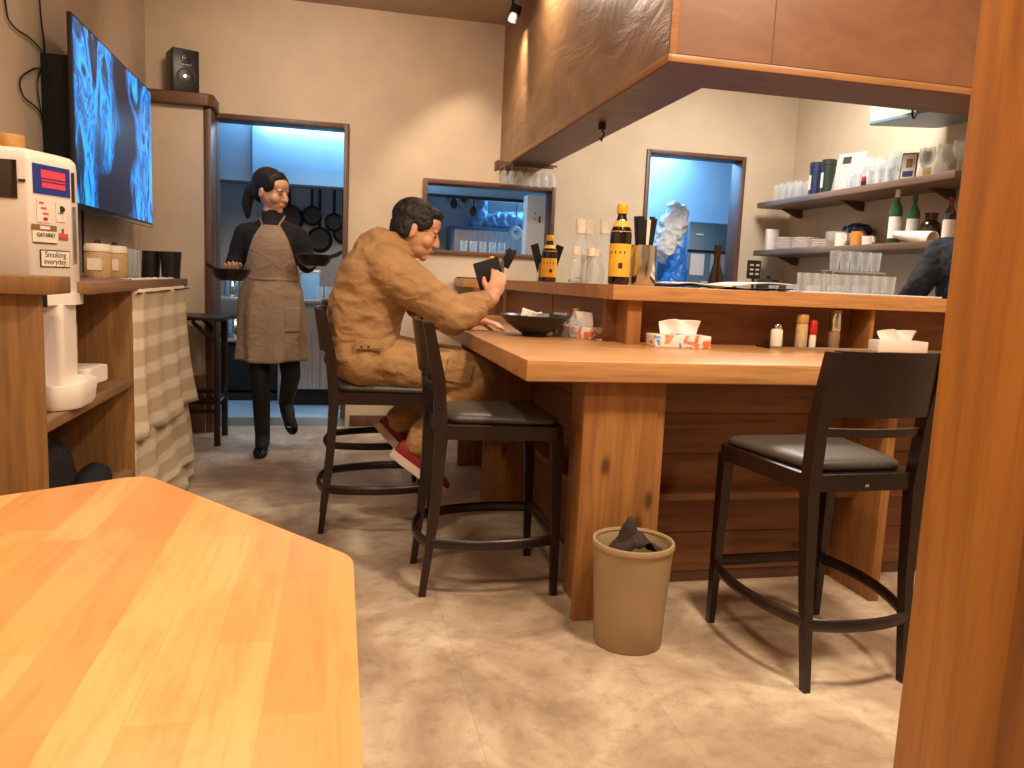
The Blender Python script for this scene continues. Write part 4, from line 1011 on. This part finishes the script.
b = MB(); b.tube([(.04*math.cos(a*PI/12), 0, .04*math.sin(a*PI/12)) for a in range(25)], .018, 10); tag(b.build('tape_roll', 'white', None, loc=(1.46, 6.5, 1.48)), 'round white roll hanging in the small kitchen window', 'roll')
tag(MB().box(-.004, .004, -.004, .004, .0, .3).build('hook_rod', 'chrome', None, loc=(1.46, 6.5, 1.535)), 'thin rod from which the round white roll hangs', 'rod')
tag(MB().box(.6, 1.38, 6.0, 6.08, 1.16, 1.27, .005).build('steel_sill_shelf', 'steel', None, True, (1.1, 6.04, 1.16)), 'steel ledge just inside the small kitchen window', 'ledge')
for k in range(5):
    tumbler((.95+.075*k, 6.04, 1.2705), 'glass standing inside the small kitchen window, %s from the left' % ordinal(k), .025, .03, .1, 'glasses inside the small kitchen window', 'glass', 14)
# door 2 contents
t = thing('refrigerator', 'blue-grey refrigerator with papers seen through the right doorway', 'refrigerator', (3.3, 6.7, .06))
MB().box(2.99, 3.7, 6.42, 7.08, .08, 1.66, .012).build('cabinet_body', 'fridge', t, True)
MB().box(2.985, 3.7, 6.41, 6.42, 1.40, 1.42).build('door_gap', 'matte_black', t, True)
MB().box(3.05, 3.12, 6.405, 6.42, 1.545, 1.56).build('badge', 'white', t, True)
MB().box(2.99, 3.05, 6.40, 6.42, .7, 1.12, .004).build('handle', 'steel', t, True)
for (x0, x1, z0, z1, lb, mt) in ((3.02, 3.15, 1.20, 1.385, 'white sheet of paper on the refrigerator, left one', 'paper'), (3.21, 3.35, 1.23, 1.39, 'printed paper with blue border on the refrigerator, right one', 'paper_grey'), (3.13, 3.25, 1.09, 1.15, 'small white note low on the refrigerator', 'paper')):
    tag(MB().box(x0, x1, 6.415, 6.419, z0, z1).build('notice_sheet', mt, None, True, ((x0+x1)/2, 6.417, z0)), lb, 'notice')
tag(MB().lathe([(.001, 0), (.015, 0), (.015, .008), (.001, .01)], seg=16, m=Matrix.Rotation(PI/2, 4, 'X')).build('magnet', 'pink', None, loc=(3.235, 6.4195, 1.2)), 'round pink magnet on the refrigerator', 'magnet')
b = MB(); b.limb([(2.80, 6.35, 1.75), (2.78, 6.35, 1.6), (2.76, 6.35, 1.4)], [.05, .09, .1]); b.limb([(2.9, 6.35, 1.78), (2.86, 6.35, 1.6)], [.02, .06])
o = skinfuse(b, 'white_plastic_bags', 'paper', None, .012, 1, .045, 13); tag(o, 'bundle of crumpled white plastic bags hanging in the right doorway', 'plastic bags')
b = MB(); b.limb([(2.82, 6.3, 1.42), (2.84, 6.3, 1.25), (2.82, 6.3, 1.1)], [.05, .08, .1]); o = skinfuse(b, 'blue_plastic_bag', 'bluebag', None, .012, 1, .03, 12)
tag(o, 'bright blue plastic bag hanging below the white bags', 'plastic bag')
t = thing('kitchen_shelving', 'dark shelving with pots at the left of the right doorway', 'shelving', (2.6, 6.9, .06))
for z in (.9, 1.12, 1.4): MB().box(2.35, 2.97, 6.5, 7.05, z, z+.02, .002).build('shelf', 'steel', t, True)
for x in (2.37, 2.95): MB().box(x-.012, x+.012, 6.5, 6.524, .06, 1.7).build('post', 'steel', t, True)
for k, (x, z, mt, nm) in enumerate([(2.52, .921, 'fridge', 'grey-blue pot on the bottom shelf'), (2.56, 1.141, 'ceramic_black', 'black pot on the middle shelf'), (2.55, 1.421, 'chrome', 'shiny pot on the top shelf')]):
    t = thing('stock_pot', nm + ' through the right doorway', 'pot', (x, 6.65, z), 0, 'pots on the kitchen shelving')
    MB().lathe([(.001, 0), (.09, 0), (.095, .01), (.095, .12), (.1, .125), (.001, .14)], seg=24).build('pot_body', mt, t)
    MB().lathe([(.001, .14), (.012, .14), (.016, .16), (.001, .165)], seg=12).build('lid_knob', 'matte_black', t)
# wall spotlight on the soffit side
t = thing('wall_spot_lamp', 'small warm spotlight at the top left edge of the brown soffit', 'lamp', (1.0, 4.45, 2.7))
rr = (Vector((.75, 5.6, 1.5))-Vector((1.03, 4.95, 2.66))).to_track_quat('Z', 'Y').to_matrix().to_4x4()
MB().lathe([(.001, -.10), (.03, -.10), (.034, -.09), (.034, .0), (.031, .0), (.031, -.02), (.001, -.02)], seg=24, m=Matrix.Translation((0.03, .5, -.04)) @ rr).build('lamp_head', 'matte_black', t)
MB().lathe([(.001, -.018), (.028, -.018), (.001, -.016)], seg=24, m=Matrix.Translation((0.03, .5, -.04)) @ rr).build('lamp_lens', 'lamp_glow', t)
MB().tube([(.03, .5, .0), (.03, .48, .14)], .008, 8).build('stem', 'matte_black', t)
# ------------------------------------------------------------------ people
def merge(dst, src, m):
    me = bpy.data.meshes.new('tmp'); src.bm.to_mesh(me); src.bm.free(); me.transform(m); dst.bm.from_mesh(me); bpy.data.meshes.remove(me)
def head_mb(female=True):
    """head around its own centre, face towards -y, about 0.22 high"""
    b = MB(); j = .9 if female else 1.05
    b.ell((0, .012, .03), (.074, .092, .088)); b.ell((0, -.012, -.01), (.068, .078, .085)); b.ell((0, -.03, -.055), (.052*j, .056, .05))
    b.ell((0, -.066, -.088), (.022*j, .02, .018)); b.ell((0, -.055, .045), (.058, .034, .04))
    for s in (-1, 1):
        b.ell((.038*s, -.058, -.025), (.028, .026, .028)); b.ell((.031*s, -.078, .022), (.022, .01, .008))
        b.ell((.076*s, .01, -.008), (.009, .02, .031), (0, 0, .3*s)); b.ell((.031*s, -.072, .003), (.014, .012, .009))
    b.limb([(0, -.084, .012), (0, -.098, -.012), (0, -.101, -.026)], [.008, .011, .013]); b.ell((0, -.09, -.03), (.019, .011, .009))
    b.ell((0, -.084, -.052), (.021, .011, .006)); b.ell((0, -.082, -.062), (.018, .011, .007))
    return b
def face_parts(t, m, closed=False):
    for s in (-1, 1):
        MB().ell((.031*s, -.0835, .003), (.0125, .004, .0035 if closed else .0055), sub=2, m=m).build('eye', 'ink', t)
        MB().tube([(.016*s, -.0905, .019), (.032*s, -.089, .024), (.047*s, -.078, .019)], [.002, .003, .0015], 6, m=m).build('eyebrow', 'hair', t)
    MB().tube([(-.02, -.0895, -.0565), (-.007, -.0955, -.056), (.007, -.0955, -.056), (.02, -.0895, -.0565)], [.002, .005, .005, .002], 8, m=m, flat=.8).build('mouth', 'lips', t)
M['lips'] = flat('lips', '#bd7868', .5)
def hand_mb(curl=.9, side=1, spread=.1, thumb=.7):
    """wrist at the origin, fingers along +x, palm facing -z; side=+1 puts the thumb on +y"""
    b = MB(); b.limb([(-.01, 0, 0), (.02, 0, 0)], [.026, .026]); b.ell((.045, 0, 0), (.046, .040, .016)); b.ell((.03, .02*side, -.006), (.03, .018, .016))
    for k, (y, L) in enumerate(((.029, .070), (.010, .078), (-.010, .073), (-.028, .058))):
        y *= side; a = 0; p = Vector((.078, y, 0)); pts = [Vector((.06, y*.9, 0)), p.copy()]; yaw = y*spread*14
        for seg, cf in ((.45, .6), (.31, 1.0), (.24, .8)):
            a += curl*cf; p = p+Vector((math.cos(a)*math.cos(yaw), math.cos(a)*math.sin(yaw), -math.sin(a)))*L*seg; pts.append(p.copy())
        b.limb(pts, [.010, .0095, .009, .008, .0072])
    p0 = Vector((.022, .026*side, -.006)); p1 = p0+Vector((.028, .024*side, -.012*thumb)); p2 = p1+Vector((.026, .004*side, -.02*thumb)); p3 = p2+Vector((.018, -.006*side, -.014*thumb))
    b.limb([p0, p1, p2, p3], [.014, .0115, .010, .0085]); return b
def aim(p, d, up):
    x = Vector(d).normalized(); z = Vector(up); z = (z-x*z.dot(x)).normalized(); y = z.cross(x)
    return Matrix(((x.x, y.x, z.x, p[0]), (x.y, y.y, z.y, p[1]), (x.z, y.z, z.z, p[2]), (0, 0, 0, 1)))
def torso(b, secs, seg=28):
    """secs: (centre, tilt about the side axis, forward radius, side radius); forward axis given by yaw"""
    rs = []
    for c, fwd, side, rf, rsd in secs:
        f, s = Vector(fwd).normalized(), Vector(side).normalized()
        r = []
        for k in range(seg):
            a = 2*PI*k/seg; ca, sa = math.cos(a), math.sin(a)
            r.append(tuple(Vector(c) + f*(rf*math.copysign(abs(ca)**.85, ca)) + s*(rsd*math.copysign(abs(sa)**.85, sa))))
        rs.append(r)
    b.rings(rs)
def shoe(b, ankle, heel, toe, w=.042, h=.05, up=(0, 0, 1)):
    a, hh, tt = Vector(ankle), Vector(heel), Vector(toe); d = (tt-hh).normalized(); u = Vector(up); u = (u-d*u.dot(d)).normalized(); s = d.cross(u); L = (tt-hh).length
    rs = []
    for t_, ww, lo, hi in ((.0, .5, 0, .8), (.06, .78, 0, 1.05), (.2, .86, 0, 1.15), (.4, .86, 0, 1.0), (.62, 1.0, 0, .78), (.82, .98, 0, .62), (.95, .7, 0, .5), (1.0, .3, .05, .35)):
        c = hh+d*L*t_; r = []
        for k in range(16):
            an = 2*PI*k/16; y = math.copysign(abs(math.cos(an))**.7, math.cos(an))*w*ww; z = (math.sin(an)*.5+.5)*(hi-lo)*h+lo*h
            if math.sin(an) < -.6: z = lo*h
            r.append(tuple(c+s*y+u*z))
        rs.append(r)
    b.rings(rs); b.limb([hh+d*L*.22+u*h*.7, a], [w*.85, w*.85])

# ---- the waitress: walking towards the camera, face turned to the right of the picture
W = thing('person', 'waitress in black shirt and beige apron walking with a dark pan in each hand', 'person', (-.385, 4.78, 0))
hm = xf((.012, -.01, 1.525), (math.radians(6), 0, 0)) @ Matrix.Rotation(math.radians(58), 4, 'Z') @ Matrix.Rotation(math.radians(9), 4, 'X') @ Matrix.Diagonal((1.03, 1.03, 1.03, 1))
FX, SX_ = (0, -1, 0), (1, 0, 0)
def w_torso(b, g=0, top=True, z0=.80):
    secs = [((0.01, .0, .78), .095, .150), ((.01, .0, .86), .11, .160), ((.01, 0, .95), .098, .145), ((.015, 0, 1.05), .082, .118), ((.015, -.005, 1.16), .095, .132), ((.015, -.0, 1.24), .095, .145), ((.012, .005, 1.30), .075, .145), ((.012, .008, 1.335), .055, .10)]
    if top: secs += [((.014, .006, 1.365), .05, .056), ((.014, .002, 1.42), .046, .048), ((.012, -.002, 1.47), .044, .046)]
    torso(b, [(c, FX, SX_, rf+g, rs+g) for c, rf, rs in secs if c[2] >= z0])
shR, elR, wrR = (-.140, .01, 1.285), (-.19, .03, 1.11), (-.20, -.12, 1.075)     # left in the picture
shL, elL, wrL = (.165, .01, 1.285), (.215, .02, 1.13), (.235, -.12, 1.125)
hipR, knR, anR = (-.075, 0, .82), (-.045, -.03, .46), (-.035, .0, .085)
hipL, knL, anL = (.085, .02, .82), (.125, .02, .46), (.085, .20, .27)
b = MB(); w_torso(b); merge(b, head_mb(True), hm)
b.limb([shR, elR, wrR], [.045, .036, .026]); b.limb([shL, elL, wrL], [.045, .036, .026])
merge(b, hand_mb(.55, -1, .1), aim(wrR, (.15, -1, -.05), (0, 0, -1))); merge(b, hand_mb(.55, 1, .1), aim(wrL, (-.05, -1, -.03), (0, 0, -1)))
b.limb([hipR, knR, anR], [.078, .052, .034]); b.limb([hipL, knL, anL], [.078, .052, .034])
b.limb([anR, (-.035, -.10, .035)], [.030, .020]); b.limb([anL, (.11, .12, .14)], [.030, .018])
skinfuse(b, 'body', 'skin2', W, .0045, 3)
face_parts(W, hm, True)
# hair: cap with side parting pulled into a low ponytail
b = MB(); b.ell((0, .026, .045), (.083, .095, .086), m=hm); b.ell((0, .06, -.005), (.074, .05, .07), m=hm); b.ell((.0, -.03, .085), (.06, .04, .034), m=hm)
b.ell((-.065, -.01, .05), (.018, .05, .05), m=hm); b.ell((.065, -.01, .05), (.018, .05, .05), m=hm)
tp = [hm @ Vector((0, .10, .0)), hm @ Vector((0, .14, -.03)), hm @ Vector((.0, .15, -.10)), hm @ Vector((.0, .135, -.17))]
b.limb(tp, [.026, .034, .032, .014])
skinfuse(b, 'hair', 'hair', W, .006, 4, .003, 22, (1, 1, .25))
MB().lathe([(.026, -.008), (.03, 0), (.026, .008)], seg=16, m=Matrix.Translation(hm @ Vector((0, .112, -.008)))).build('hair_tie', 'black', W)
# black shirt with elbow sleeves
b = MB(); w_torso(b, .013, False, .86)
b.limb([(-.10, .005, 1.30), shR, elR, (elR[0], elR[1]-.07, elR[2]-.01)], [.05, .055, .054, .048]); b.limb([(.13, .005, 1.30), shL, elL, (elL[0], elL[1]-.07, elL[2]-.01)], [.05, .055, .054, .048])
b.ell((.015, .0, 1.335), (.11, .075, .04)); b.limb([(.014, .012, 1.33), (.018, .01, 1.385), (.022, .008, 1.40)], [.078, .066, .058])
skinfuse(b, 'shirt', 'black_shirt', W, .007, 5, .004, 14)
# tights and shoes
b = MB(); b.limb([hipR, knR, (anR[0], anR[1], .10), (anR[0], anR[1]-.01, .065), (-.035, -.08, .052)], [.083, .057, .044, .044, .036]); b.limb([hipL, knL, anL, (.103, .15, .200), (.112, .125, .158)], [.083, .057, .044, .042, .032]); b.ell((.01, 0, .84), (.155, .10, .09))
b.limb([(-.045, .02, .33), (-.042, .015, .27)], [.05, .048]); b.limb([(.11, .12, .38)], [.05])
skinfuse(b, 'tights', 'tights', W, .006, 4)
b = MB(); shoe(b, (anR[0], anR[1], .09), (-.035, .035, .004), (-.037, -.185, .004), .042, .062); b.build('shoe', 'shoe_black', W)
b = MB(); shoe(b, (.088, .19, .255), (.062, .265, .255), (.135, .145, .075), .040, .060, (0, -.4, .8)); b.build('shoe', 'shoe_black', W)
# apron: bib, waist and flared skirt, open at the back
def apron_z(v):
    pts = [(1.335, .094, .085, 34), (1.27, .128, .13, 40), (1.20, .14, .145, 50), (1.12, .132, .152, 62), (1.05, .122, .146, 90), (1.02, .122, .146, 112), (.95, .142, .174, 118), (.82, .152, .188, 118), (.68, .148, .186, 116), (.555, .15, .189, 114)]
    s = v*(len(pts)-1); i = min(int(s), len(pts)-2); f = s-i
    return [pts[i][k]*(1-f)+pts[i+1][k]*f for k in range(4)]
def apron(u, v):
    z, ry, rx, ang = apron_z(v); a = math.radians((u*2-1)*ang); fold = .012*max(0, v-.5)*2*math.sin(u*34+v*2)+.006*max(0, v-.5)*2*math.sin(u*13+1)
    pk = .004*math.sin(u*19+v*17)*(.3+v)
    rr = 1+(fold+pk)/rx
    sg = math.copysign(abs(math.sin(a))**.9, math.sin(a)); cg = math.copysign(abs(math.cos(a))**.9, math.cos(a))
    return (.015+sg*rx*rr*1.02, -cg*ry*rr-.0, z+.006*math.sin(u*11)*(v > .9))
g = MB(); g.grid(apron, 110, 70); ap = g.build('apron', 'apron', W, solid=.003, fix=False, off=1)
b = MB(); b.tube([(.015+.152*math.sin(a*PI/16), -.128*math.cos(a*PI/16), 1.03) for a in range(-16, 17)], .008, 8, flat=.4); b.build('apron_tie', 'apron', ap)
for s in (-1, 1): MB().tube([(.015+.04*s, -.092, 1.325), (.015+.06*s, -.06, 1.365), (.02+.066*s, .02, 1.395)], .007, 8, flat=.4).build('neck_strap', 'apron', ap)
g = MB(); g.grid(lambda u, v: tuple(Vector(apron(.60+.17*u, .73+.12*v))+Vector((.0, -.004, 0))), 12, 10); g.build('pocket', 'apron', ap, solid=.002, fix=False, off=1)

def cast_pan(loc, rot, label):
    t = thing('stone_pan', label, 'pan', loc, rot, 'dark pans carried by the waitress')
    MB().lathe([(.001, 0), (.062, 0), (.085, .02), (.105, .062), (.101, .064), (.08, .025), (.001, .012)], seg=32).build('pan_body', 'ceramic_black', t)
    MB().tube([(.098, 0, .056), (.13, 0, .066), (.158, 0, .085)], [.012, .012, .010], 8, flat=.6).build('handle', 'ceramic_black', t)
    return t
cast_pan((-.565, 4.53, 1.015), 2.6, 'dark pan held in the waitress\'s hand at the left of the picture')
cast_pan((-.125, 4.54, 1.115), -.3, 'dark pan with upturned handle held towards the seated man')

# ---- the seated man, facing the counter (+x)
G = thing('person', 'man in khaki work clothes seated at the bar counter reading a black menu', 'person', (.15, 3.40, 0))
def T(x, y, z): return (x-.15, y-3.40, z)
hm = Matrix.Translation(T(.325, 3.39, 1.275)) @ Matrix.Rotation(math.radians(84), 4, 'Z') @ Matrix.Rotation(math.radians(20), 4, 'X') @ Matrix.Diagonal((1.04, 1.04, 1.04, 1))
def fr(t): a = math.radians(t); return (math.cos(a), 0, -math.sin(a))
def m_torso(b, g=0, top=True, z0=0, jacket=False):
    secs = [((.14, .655), 0, .10, .15), ((.13, .71), 0, .125, .165), ((.11, .78), 5, .135, .17), ((.112, .88), 10, .135, .175), ((.135, .98), 18, .14, .19), ((.165, 1.06), 25, .14, .205), ((.20, 1.13), 32, .115, .19), ((.225, 1.18), 38, .085, .12)]
    if top: secs += [((.25, 1.205), 40, .06, .065), ((.285, 1.24), 40, .055, .058)]
    torso(b, [(T(c[0], 3.40, c[1]), fr(t), (0, 1, 0), rf+g, rs+g) for c, t, rf, rs in secs if c[1] >= z0])
sN, eN, wN = T(.205, 3.225, 1.105), T(.475, 3.19, .925), T(.64, 3.235, 1.005)
sF, eF, wF = T(.205, 3.575, 1.105), T(.44, 3.60, .915), T(.60, 3.50, .895)
hN, kN, aN = T(.16, 3.31, .72), T(.60, 3.27, .675), T(.335, 3.29, .36)
hF, kF, aF = T(.16, 3.49, .72), T(.59, 3.52, .675), T(.27, 3.50, .42)
b = MB(); m_torso(b); merge(b, head_mb(False), hm)
b.limb([T(.25, 3.4, 1.2), T(.30, 3.395, 1.25)], [.062, .058])
b.limb([sN, eN, wN], [.055, .042, .03]); b.limb([sF, eF, wF], [.055, .042, .03])
merge(b, hand_mb(.62, 1, .08, .9), aim(wN, (.28, .12, .95), (.25, -1, .1)))
merge(b, hand_mb(.3, 1, .1, .8), aim(wF, (.9, -.35, -.05), (0, 0, 1)))
b.limb([hN, kN, aN], [.075, .06, .042]); b.limb([hF, kF, aF], [.075, .06, .042])
b.limb([aN, T(.42, 3.285, .24)], [.04, .034]); b.limb([aF, T(.32, 3.5, .30)], [.04, .034])
skinfuse(b, 'body', 'skin', G, .0045, 3)
face_parts(G, hm)
b = MB(); b.ell((0, .022, .046), (.082, .094, .080), m=hm); b.ell((0, .055, .0), (.074, .052, .068), m=hm); b.ell((0, -.05, .088), (.055, .035, .026), m=hm)
for s in (-1, 1): b.ell((.068*s, -.01, .045), (.015, .045, .045), m=hm); b.ell((.073*s, .035, -.01), (.010, .028, .04), m=hm)
skinfuse(b, 'hair', 'hair', G, .006, 3, .006, 40)
# jacket with sleeves
b = MB(); m_torso(b, .018, False, .76)
b.limb([T(.19, 3.30, 1.12), sN, ((sN[0]+eN[0])/2, (sN[1]+eN[1])/2-.01, (sN[2]+eN[2])/2), eN, (eN[0]*.55+wN[0]*.45, eN[1]*.55+wN[1]*.45, eN[2]*.55+wN[2]*.45), (eN[0]*.3+wN[0]*.7, eN[1]*.3+wN[1]*.7, eN[2]*.3+wN[2]*.7)], [.09, .095, .086, .078, .062, .044])
b.limb([T(.19, 3.50, 1.12), sF, ((sF[0]+eF[0])/2, (sF[1]+eF[1])/2, (sF[2]+eF[2])/2), eF, (wF[0]-.03, wF[1]+.02, wF[2])], [.09, .095, .082, .068, .05])
b.limb([T(.19, 3.40, 1.15), T(.215, 3.4, 1.175)], [.13, .10])
torso(b, [(T(.12, 3.4, z), fr(0), (0, 1, 0), .15+k*.004, .19+k*.003) for k, z in enumerate((.82, .78, .745, .725))])
ja = skinfuse(b, 'jacket', 'khaki', G, .008, 5, .016, 6.5, (1, 1, 1.9))
b = MB(); torso(b, [(T(.235, 3.395, 1.185), fr(38), (0, 1, 0), .088, .105), (T(.262, 3.395, 1.215), fr(40), (0, 1, 0), .085, .095), (T(.268, 3.395, 1.217), fr(40), (0, 1, 0), .07, .08), (T(.245, 3.395, 1.18), fr(38), (0, 1, 0), .07, .085)])
b.build('collar', 'khaki', ja, ang=70)
b = MB(); b.tube([(eN[0]*.28+wN[0]*.72, eN[1]*.28+wN[1]*.72, eN[2]*.28+wN[2]*.72), (eN[0]*.1+wN[0]*.9, eN[1]*.1+wN[1]*.9, eN[2]*.1+wN[2]*.9)], [.046, .043], 20); b.build('cuff', 'khaki', ja, ang=70)
MB().box(-.055, .055, -.004, .004, -.022, .022, .004, m=xf(T(.13, 3.187, .80), (0, .05, 0))).build('pocket_flap', 'khaki', ja)
for dx in (.0, .028): MB().ell(T(.10+dx, 3.180, .792), (.005, .003, .005), sub=1).build('button', 'ink', ja)
# trousers
b = MB(); b.limb([hN, T(.36, 3.28, .70), kN, T(.50, 3.28, .54), T(.385, 3.29, .41), T(.36, 3.29, .375)], [.108, .10, .085, .078, .070, .066])
b.limb([hF, T(.36, 3.51, .70), kF, T(.44, 3.52, .55), T(.31, 3.50, .46), T(.29, 3.50, .44)], [.108, .10, .085, .078, .070, .066])
b.ell(T(.12, 3.40, .72), (.155, .19, .105)); b.limb([T(.12, 3.30, .725), T(.12, 3.5, .725)], [.115, .115])
tr_ = skinfuse(b, 'trousers', 'khaki', G, .008, 4, .012, 7, (1, 1, 1.6))
b = MB(); b.box(-.055, .055, -.004, .004, -.05, .05, .003, m=xf(T(.50, 3.182, .70), (0, .2, 0))); b.build('leg_pocket', 'khaki', tr_)
# sneakers
def sneaker(ankle, heel, toe, up):
    b = MB(); shoe(b, ankle, heel, toe, .046, .075, up); s = b.build('sneaker', 'shoe_red', G)
    h, t_ = Vector(heel), Vector(toe); d = (t_-h).normalized(); u = Vector(up); u = (u-d*u.dot(d)).normalized(); w = d.cross(u); L = (t_-h).length
    m = Matrix(((d.x, w.x, u.x, h.x), (d.y, w.y, u.y, h.y), (d.z, w.z, u.z, h.z), (0, 0, 0, 1)))
    pts = [(-.008, -.028), (.05, -.038), (L*.6, -.048), (L*.9, -.04), (L+.01, -.012), (L+.01, .012), (L*.9, .04), (L*.6, .048), (.05, .038), (-.008, .028)]
    MB().prism(roundpoly(pts, [.01]*10, 3), -.022, .012, .004, m=m).build('rubber_sole', 'rubber', s)
    for k in range(4): MB().tube([(L*(.34+.07*k), -.028, .066-.005*k), (L*(.36+.07*k), 0, .076-.006*k), (L*(.34+.07*k), .028, .066-.005*k)], .004, 6, m=m).build('lace', 'rubber', s)
sneaker(T(.335, 3.29, .37), T(.245, 3.29, .335), T(.475, 3.28, .165), (.45, 0, .8))
sneaker(T(.27, 3.50, .43), T(.19, 3.50, .42), T(.36, 3.50, .235), (.6, 0, .75))
# the menu in his hand
hp = Vector(T(.15+.15, 3.4+0, 0)); 
b = MB(); b.box(-.06, .055, -.003, .003, -.055, .06, .002, m=xf((0, 0, 0), (0, -.32, .12)))
tag(b.build('black_menu', 'matte_black', None, loc=(.628, 3.262, 1.105)), 'square black menu card held up in the seated man\'s hand', 'menu')

# ---- second worker behind the bar, mostly hidden behind the timber post
K = thing('person', 'person in dark navy top behind the bar, mostly hidden by the timber post', 'person', (3.16, 3.40, 0)); K.scale = (1, 1, 1.04)
hm = xf((-.02, -.03, 1.50), (0, 0, 0)) @ Matrix.Rotation(math.radians(-60), 4, 'Z') @ Matrix.Rotation(math.radians(15), 4, 'X')
def k_torso(b, g=0, top=True, z0=0):
    secs = [((0, 0, .80), .11, .15), ((0, 0, .95), .10, .135), ((0, 0, 1.1), .10, .145), ((-.0, 0, 1.22), .105, .165), ((0, 0, 1.30), .08, .15), ((0, 0, 1.335), .055, .10)]
    if top: secs += [((0, 0, 1.37), .05, .054), ((-.01, -.015, 1.43), .046, .05)]
    torso(b, [(c, (-.87, -.5, 0), (.5, -.87, 0), rf+g, rs+g) for c, rf, rs in secs if c[2] >= z0])
sh1, el1, wr1 = (-.085, .145, 1.275), (-.22, .12, 1.10), (-.27, .18, .98)
sh2, el2, wr2 = (.085, -.145, 1.275), (.02, -.20, 1.08), (-.12, -.06, .99)
b = MB(); k_torso(b); merge(b, head_mb(True), hm); b.limb([sh1, el1, wr1], [.046, .036, .026]); b.limb([sh2, el2, wr2], [.046, .036, .026])
merge(b, hand_mb(.6, 1), aim(wr1, (-.6, .4, -.5), (0, 0, 1))); merge(b, hand_mb(.6, -1), aim(wr2, (-.9, .3, -.2), (0, 0, 1)))
for s in (-1, 1): b.limb([(.08*s*.5, -.08*s*.87, .82), (.08*s*.5, -.08*s*.87, .46), (.08*s*.5, -.08*s*.87, .09)], [.08, .055, .036]); b.limb([(.08*s*.5, -.08*s*.87, .05), (.08*s*.5-.10, -.08*s*.87-.05, .03)], [.036, .028])
skinfuse(b, 'body', 'skin2', K, .006, 3); face_parts(K, hm)
b = MB(); b.ell((0, .024, .045), (.083, .095, .082), m=hm); b.ell((0, .06, -.01), (.074, .05, .075), m=hm); skinfuse(b, 'hair', 'hair', K, .008, 3, .004, 25)
b = MB(); k_torso(b, .02, False, .8); b.limb([(-.05, .09, 1.29), sh1, el1, (wr1[0], wr1[1], wr1[2]+.01)], [.06, .072, .062, .045]); b.limb([(.05, -.09, 1.29), sh2, el2, wr2], [.06, .072, .062, .045])
skinfuse(b, 'top', 'navy_cloth', K, .008, 4, .008, 14)
b = MB(); b.ell((0, 0, .83), (.15, .15, .1))
for s in (-1, 1): b.limb([(.08*s*.5, -.08*s*.87, .80), (.08*s*.5, -.08*s*.87, .46), (.08*s*.5, -.08*s*.87, .10)], [.095, .07, .06])
skinfuse(b, 'trousers', 'black_shirt', K, .008, 4, .006, 12)
for s in (-1, 1): b = MB(); shoe(b, (.08*s*.5, -.08*s*.87, .09), (.08*s*.5+.05, -.08*s*.87+.03, .004), (.08*s*.5-.17, -.08*s*.87-.09, .004), .044, .062); b.build('shoe', 'shoe_black', K)
# ------------------------------------------------------------------ lights
def area(name, loc, size, power, col, target=None, shape='DISK', sy=None, spread=None):
    l = bpy.data.lights.new(name, 'AREA'); l.energy = power; l.color = col; l.size = size; l.shape = shape
    if sy: l.size_y = sy
    if spread: l.spread = spread
    o = bpy.data.objects.new(name, l); C.objects.link(o); o.location = loc
    dv = (Vector(target)-Vector(loc)) if target else Vector((0, 0, -1))
    o.rotation_euler = dv.to_track_quat('-Z', 'Y').to_euler(); return o
def spot(name, loc, target, power, col, angle, blend=.4, r=.04):
    l = bpy.data.lights.new(name, 'SPOT'); l.energy = power; l.color = col; l.spot_size = math.radians(angle); l.spot_blend = blend; l.shadow_soft_size = r
    o = bpy.data.objects.new(name, l); C.objects.link(o); o.location = loc
    o.rotation_euler = (Vector(target)-Vector(loc)).to_track_quat('-Z', 'Y').to_euler(); return o
WARM = (1, .80, .60); WW = (1, .93, .84); COOL = (.25, .57, 1)
area('ceiling_light_table', (-.3, .3, 2.8), .25, 21, WARM)
area('ceiling_light_aisle', (1.1, 1.3, 2.8), .25, 40, WARM)
area('cabinet_fill_light', (-.35, 2.1, 2.8), .25, 12, WARM)  # unseen extra lamp added to brighten the dispenser, curtain and cabinet
area('ceiling_light_right', (2.0, 1.5, 2.8), .25, 22, WARM)
area('back_wall_fill_light', (-.3, 3.9, 2.8), .3, 10, WARM, (-.1, 5.6, 1.9), spread=math.radians(110))  # unseen lamp, narrowed and aimed to brighten the back wall
area('ceiling_light_bar', (2.45, 4.2, 2.8), .7, 44, WW)
area('kitchen_light', (-.2, 5.95, 2.45), 1.2, 17, COOL, shape='RECTANGLE', sy=.4)
area('kitchen_light_right', (2.4, 6.9, 2.45), 1.4, 40, COOL, shape='RECTANGLE', sy=.4)
spot('wall_spotlight', (1.03, 4.9, 2.70), (.98, 5.6, 1.35), 85, WARM, 80, .5)
area('soffit_wash', (.92, 4.3, 2.81), .12, 8, WARM, (1.12, 4.1, 2.4))
w = bpy.data.worlds.new('world'); SC.world = w; w.use_nodes = True
w.node_tree.nodes['Background'].inputs[0].default_value = (1, .8, .6, 1); w.node_tree.nodes['Background'].inputs[1].default_value = .05
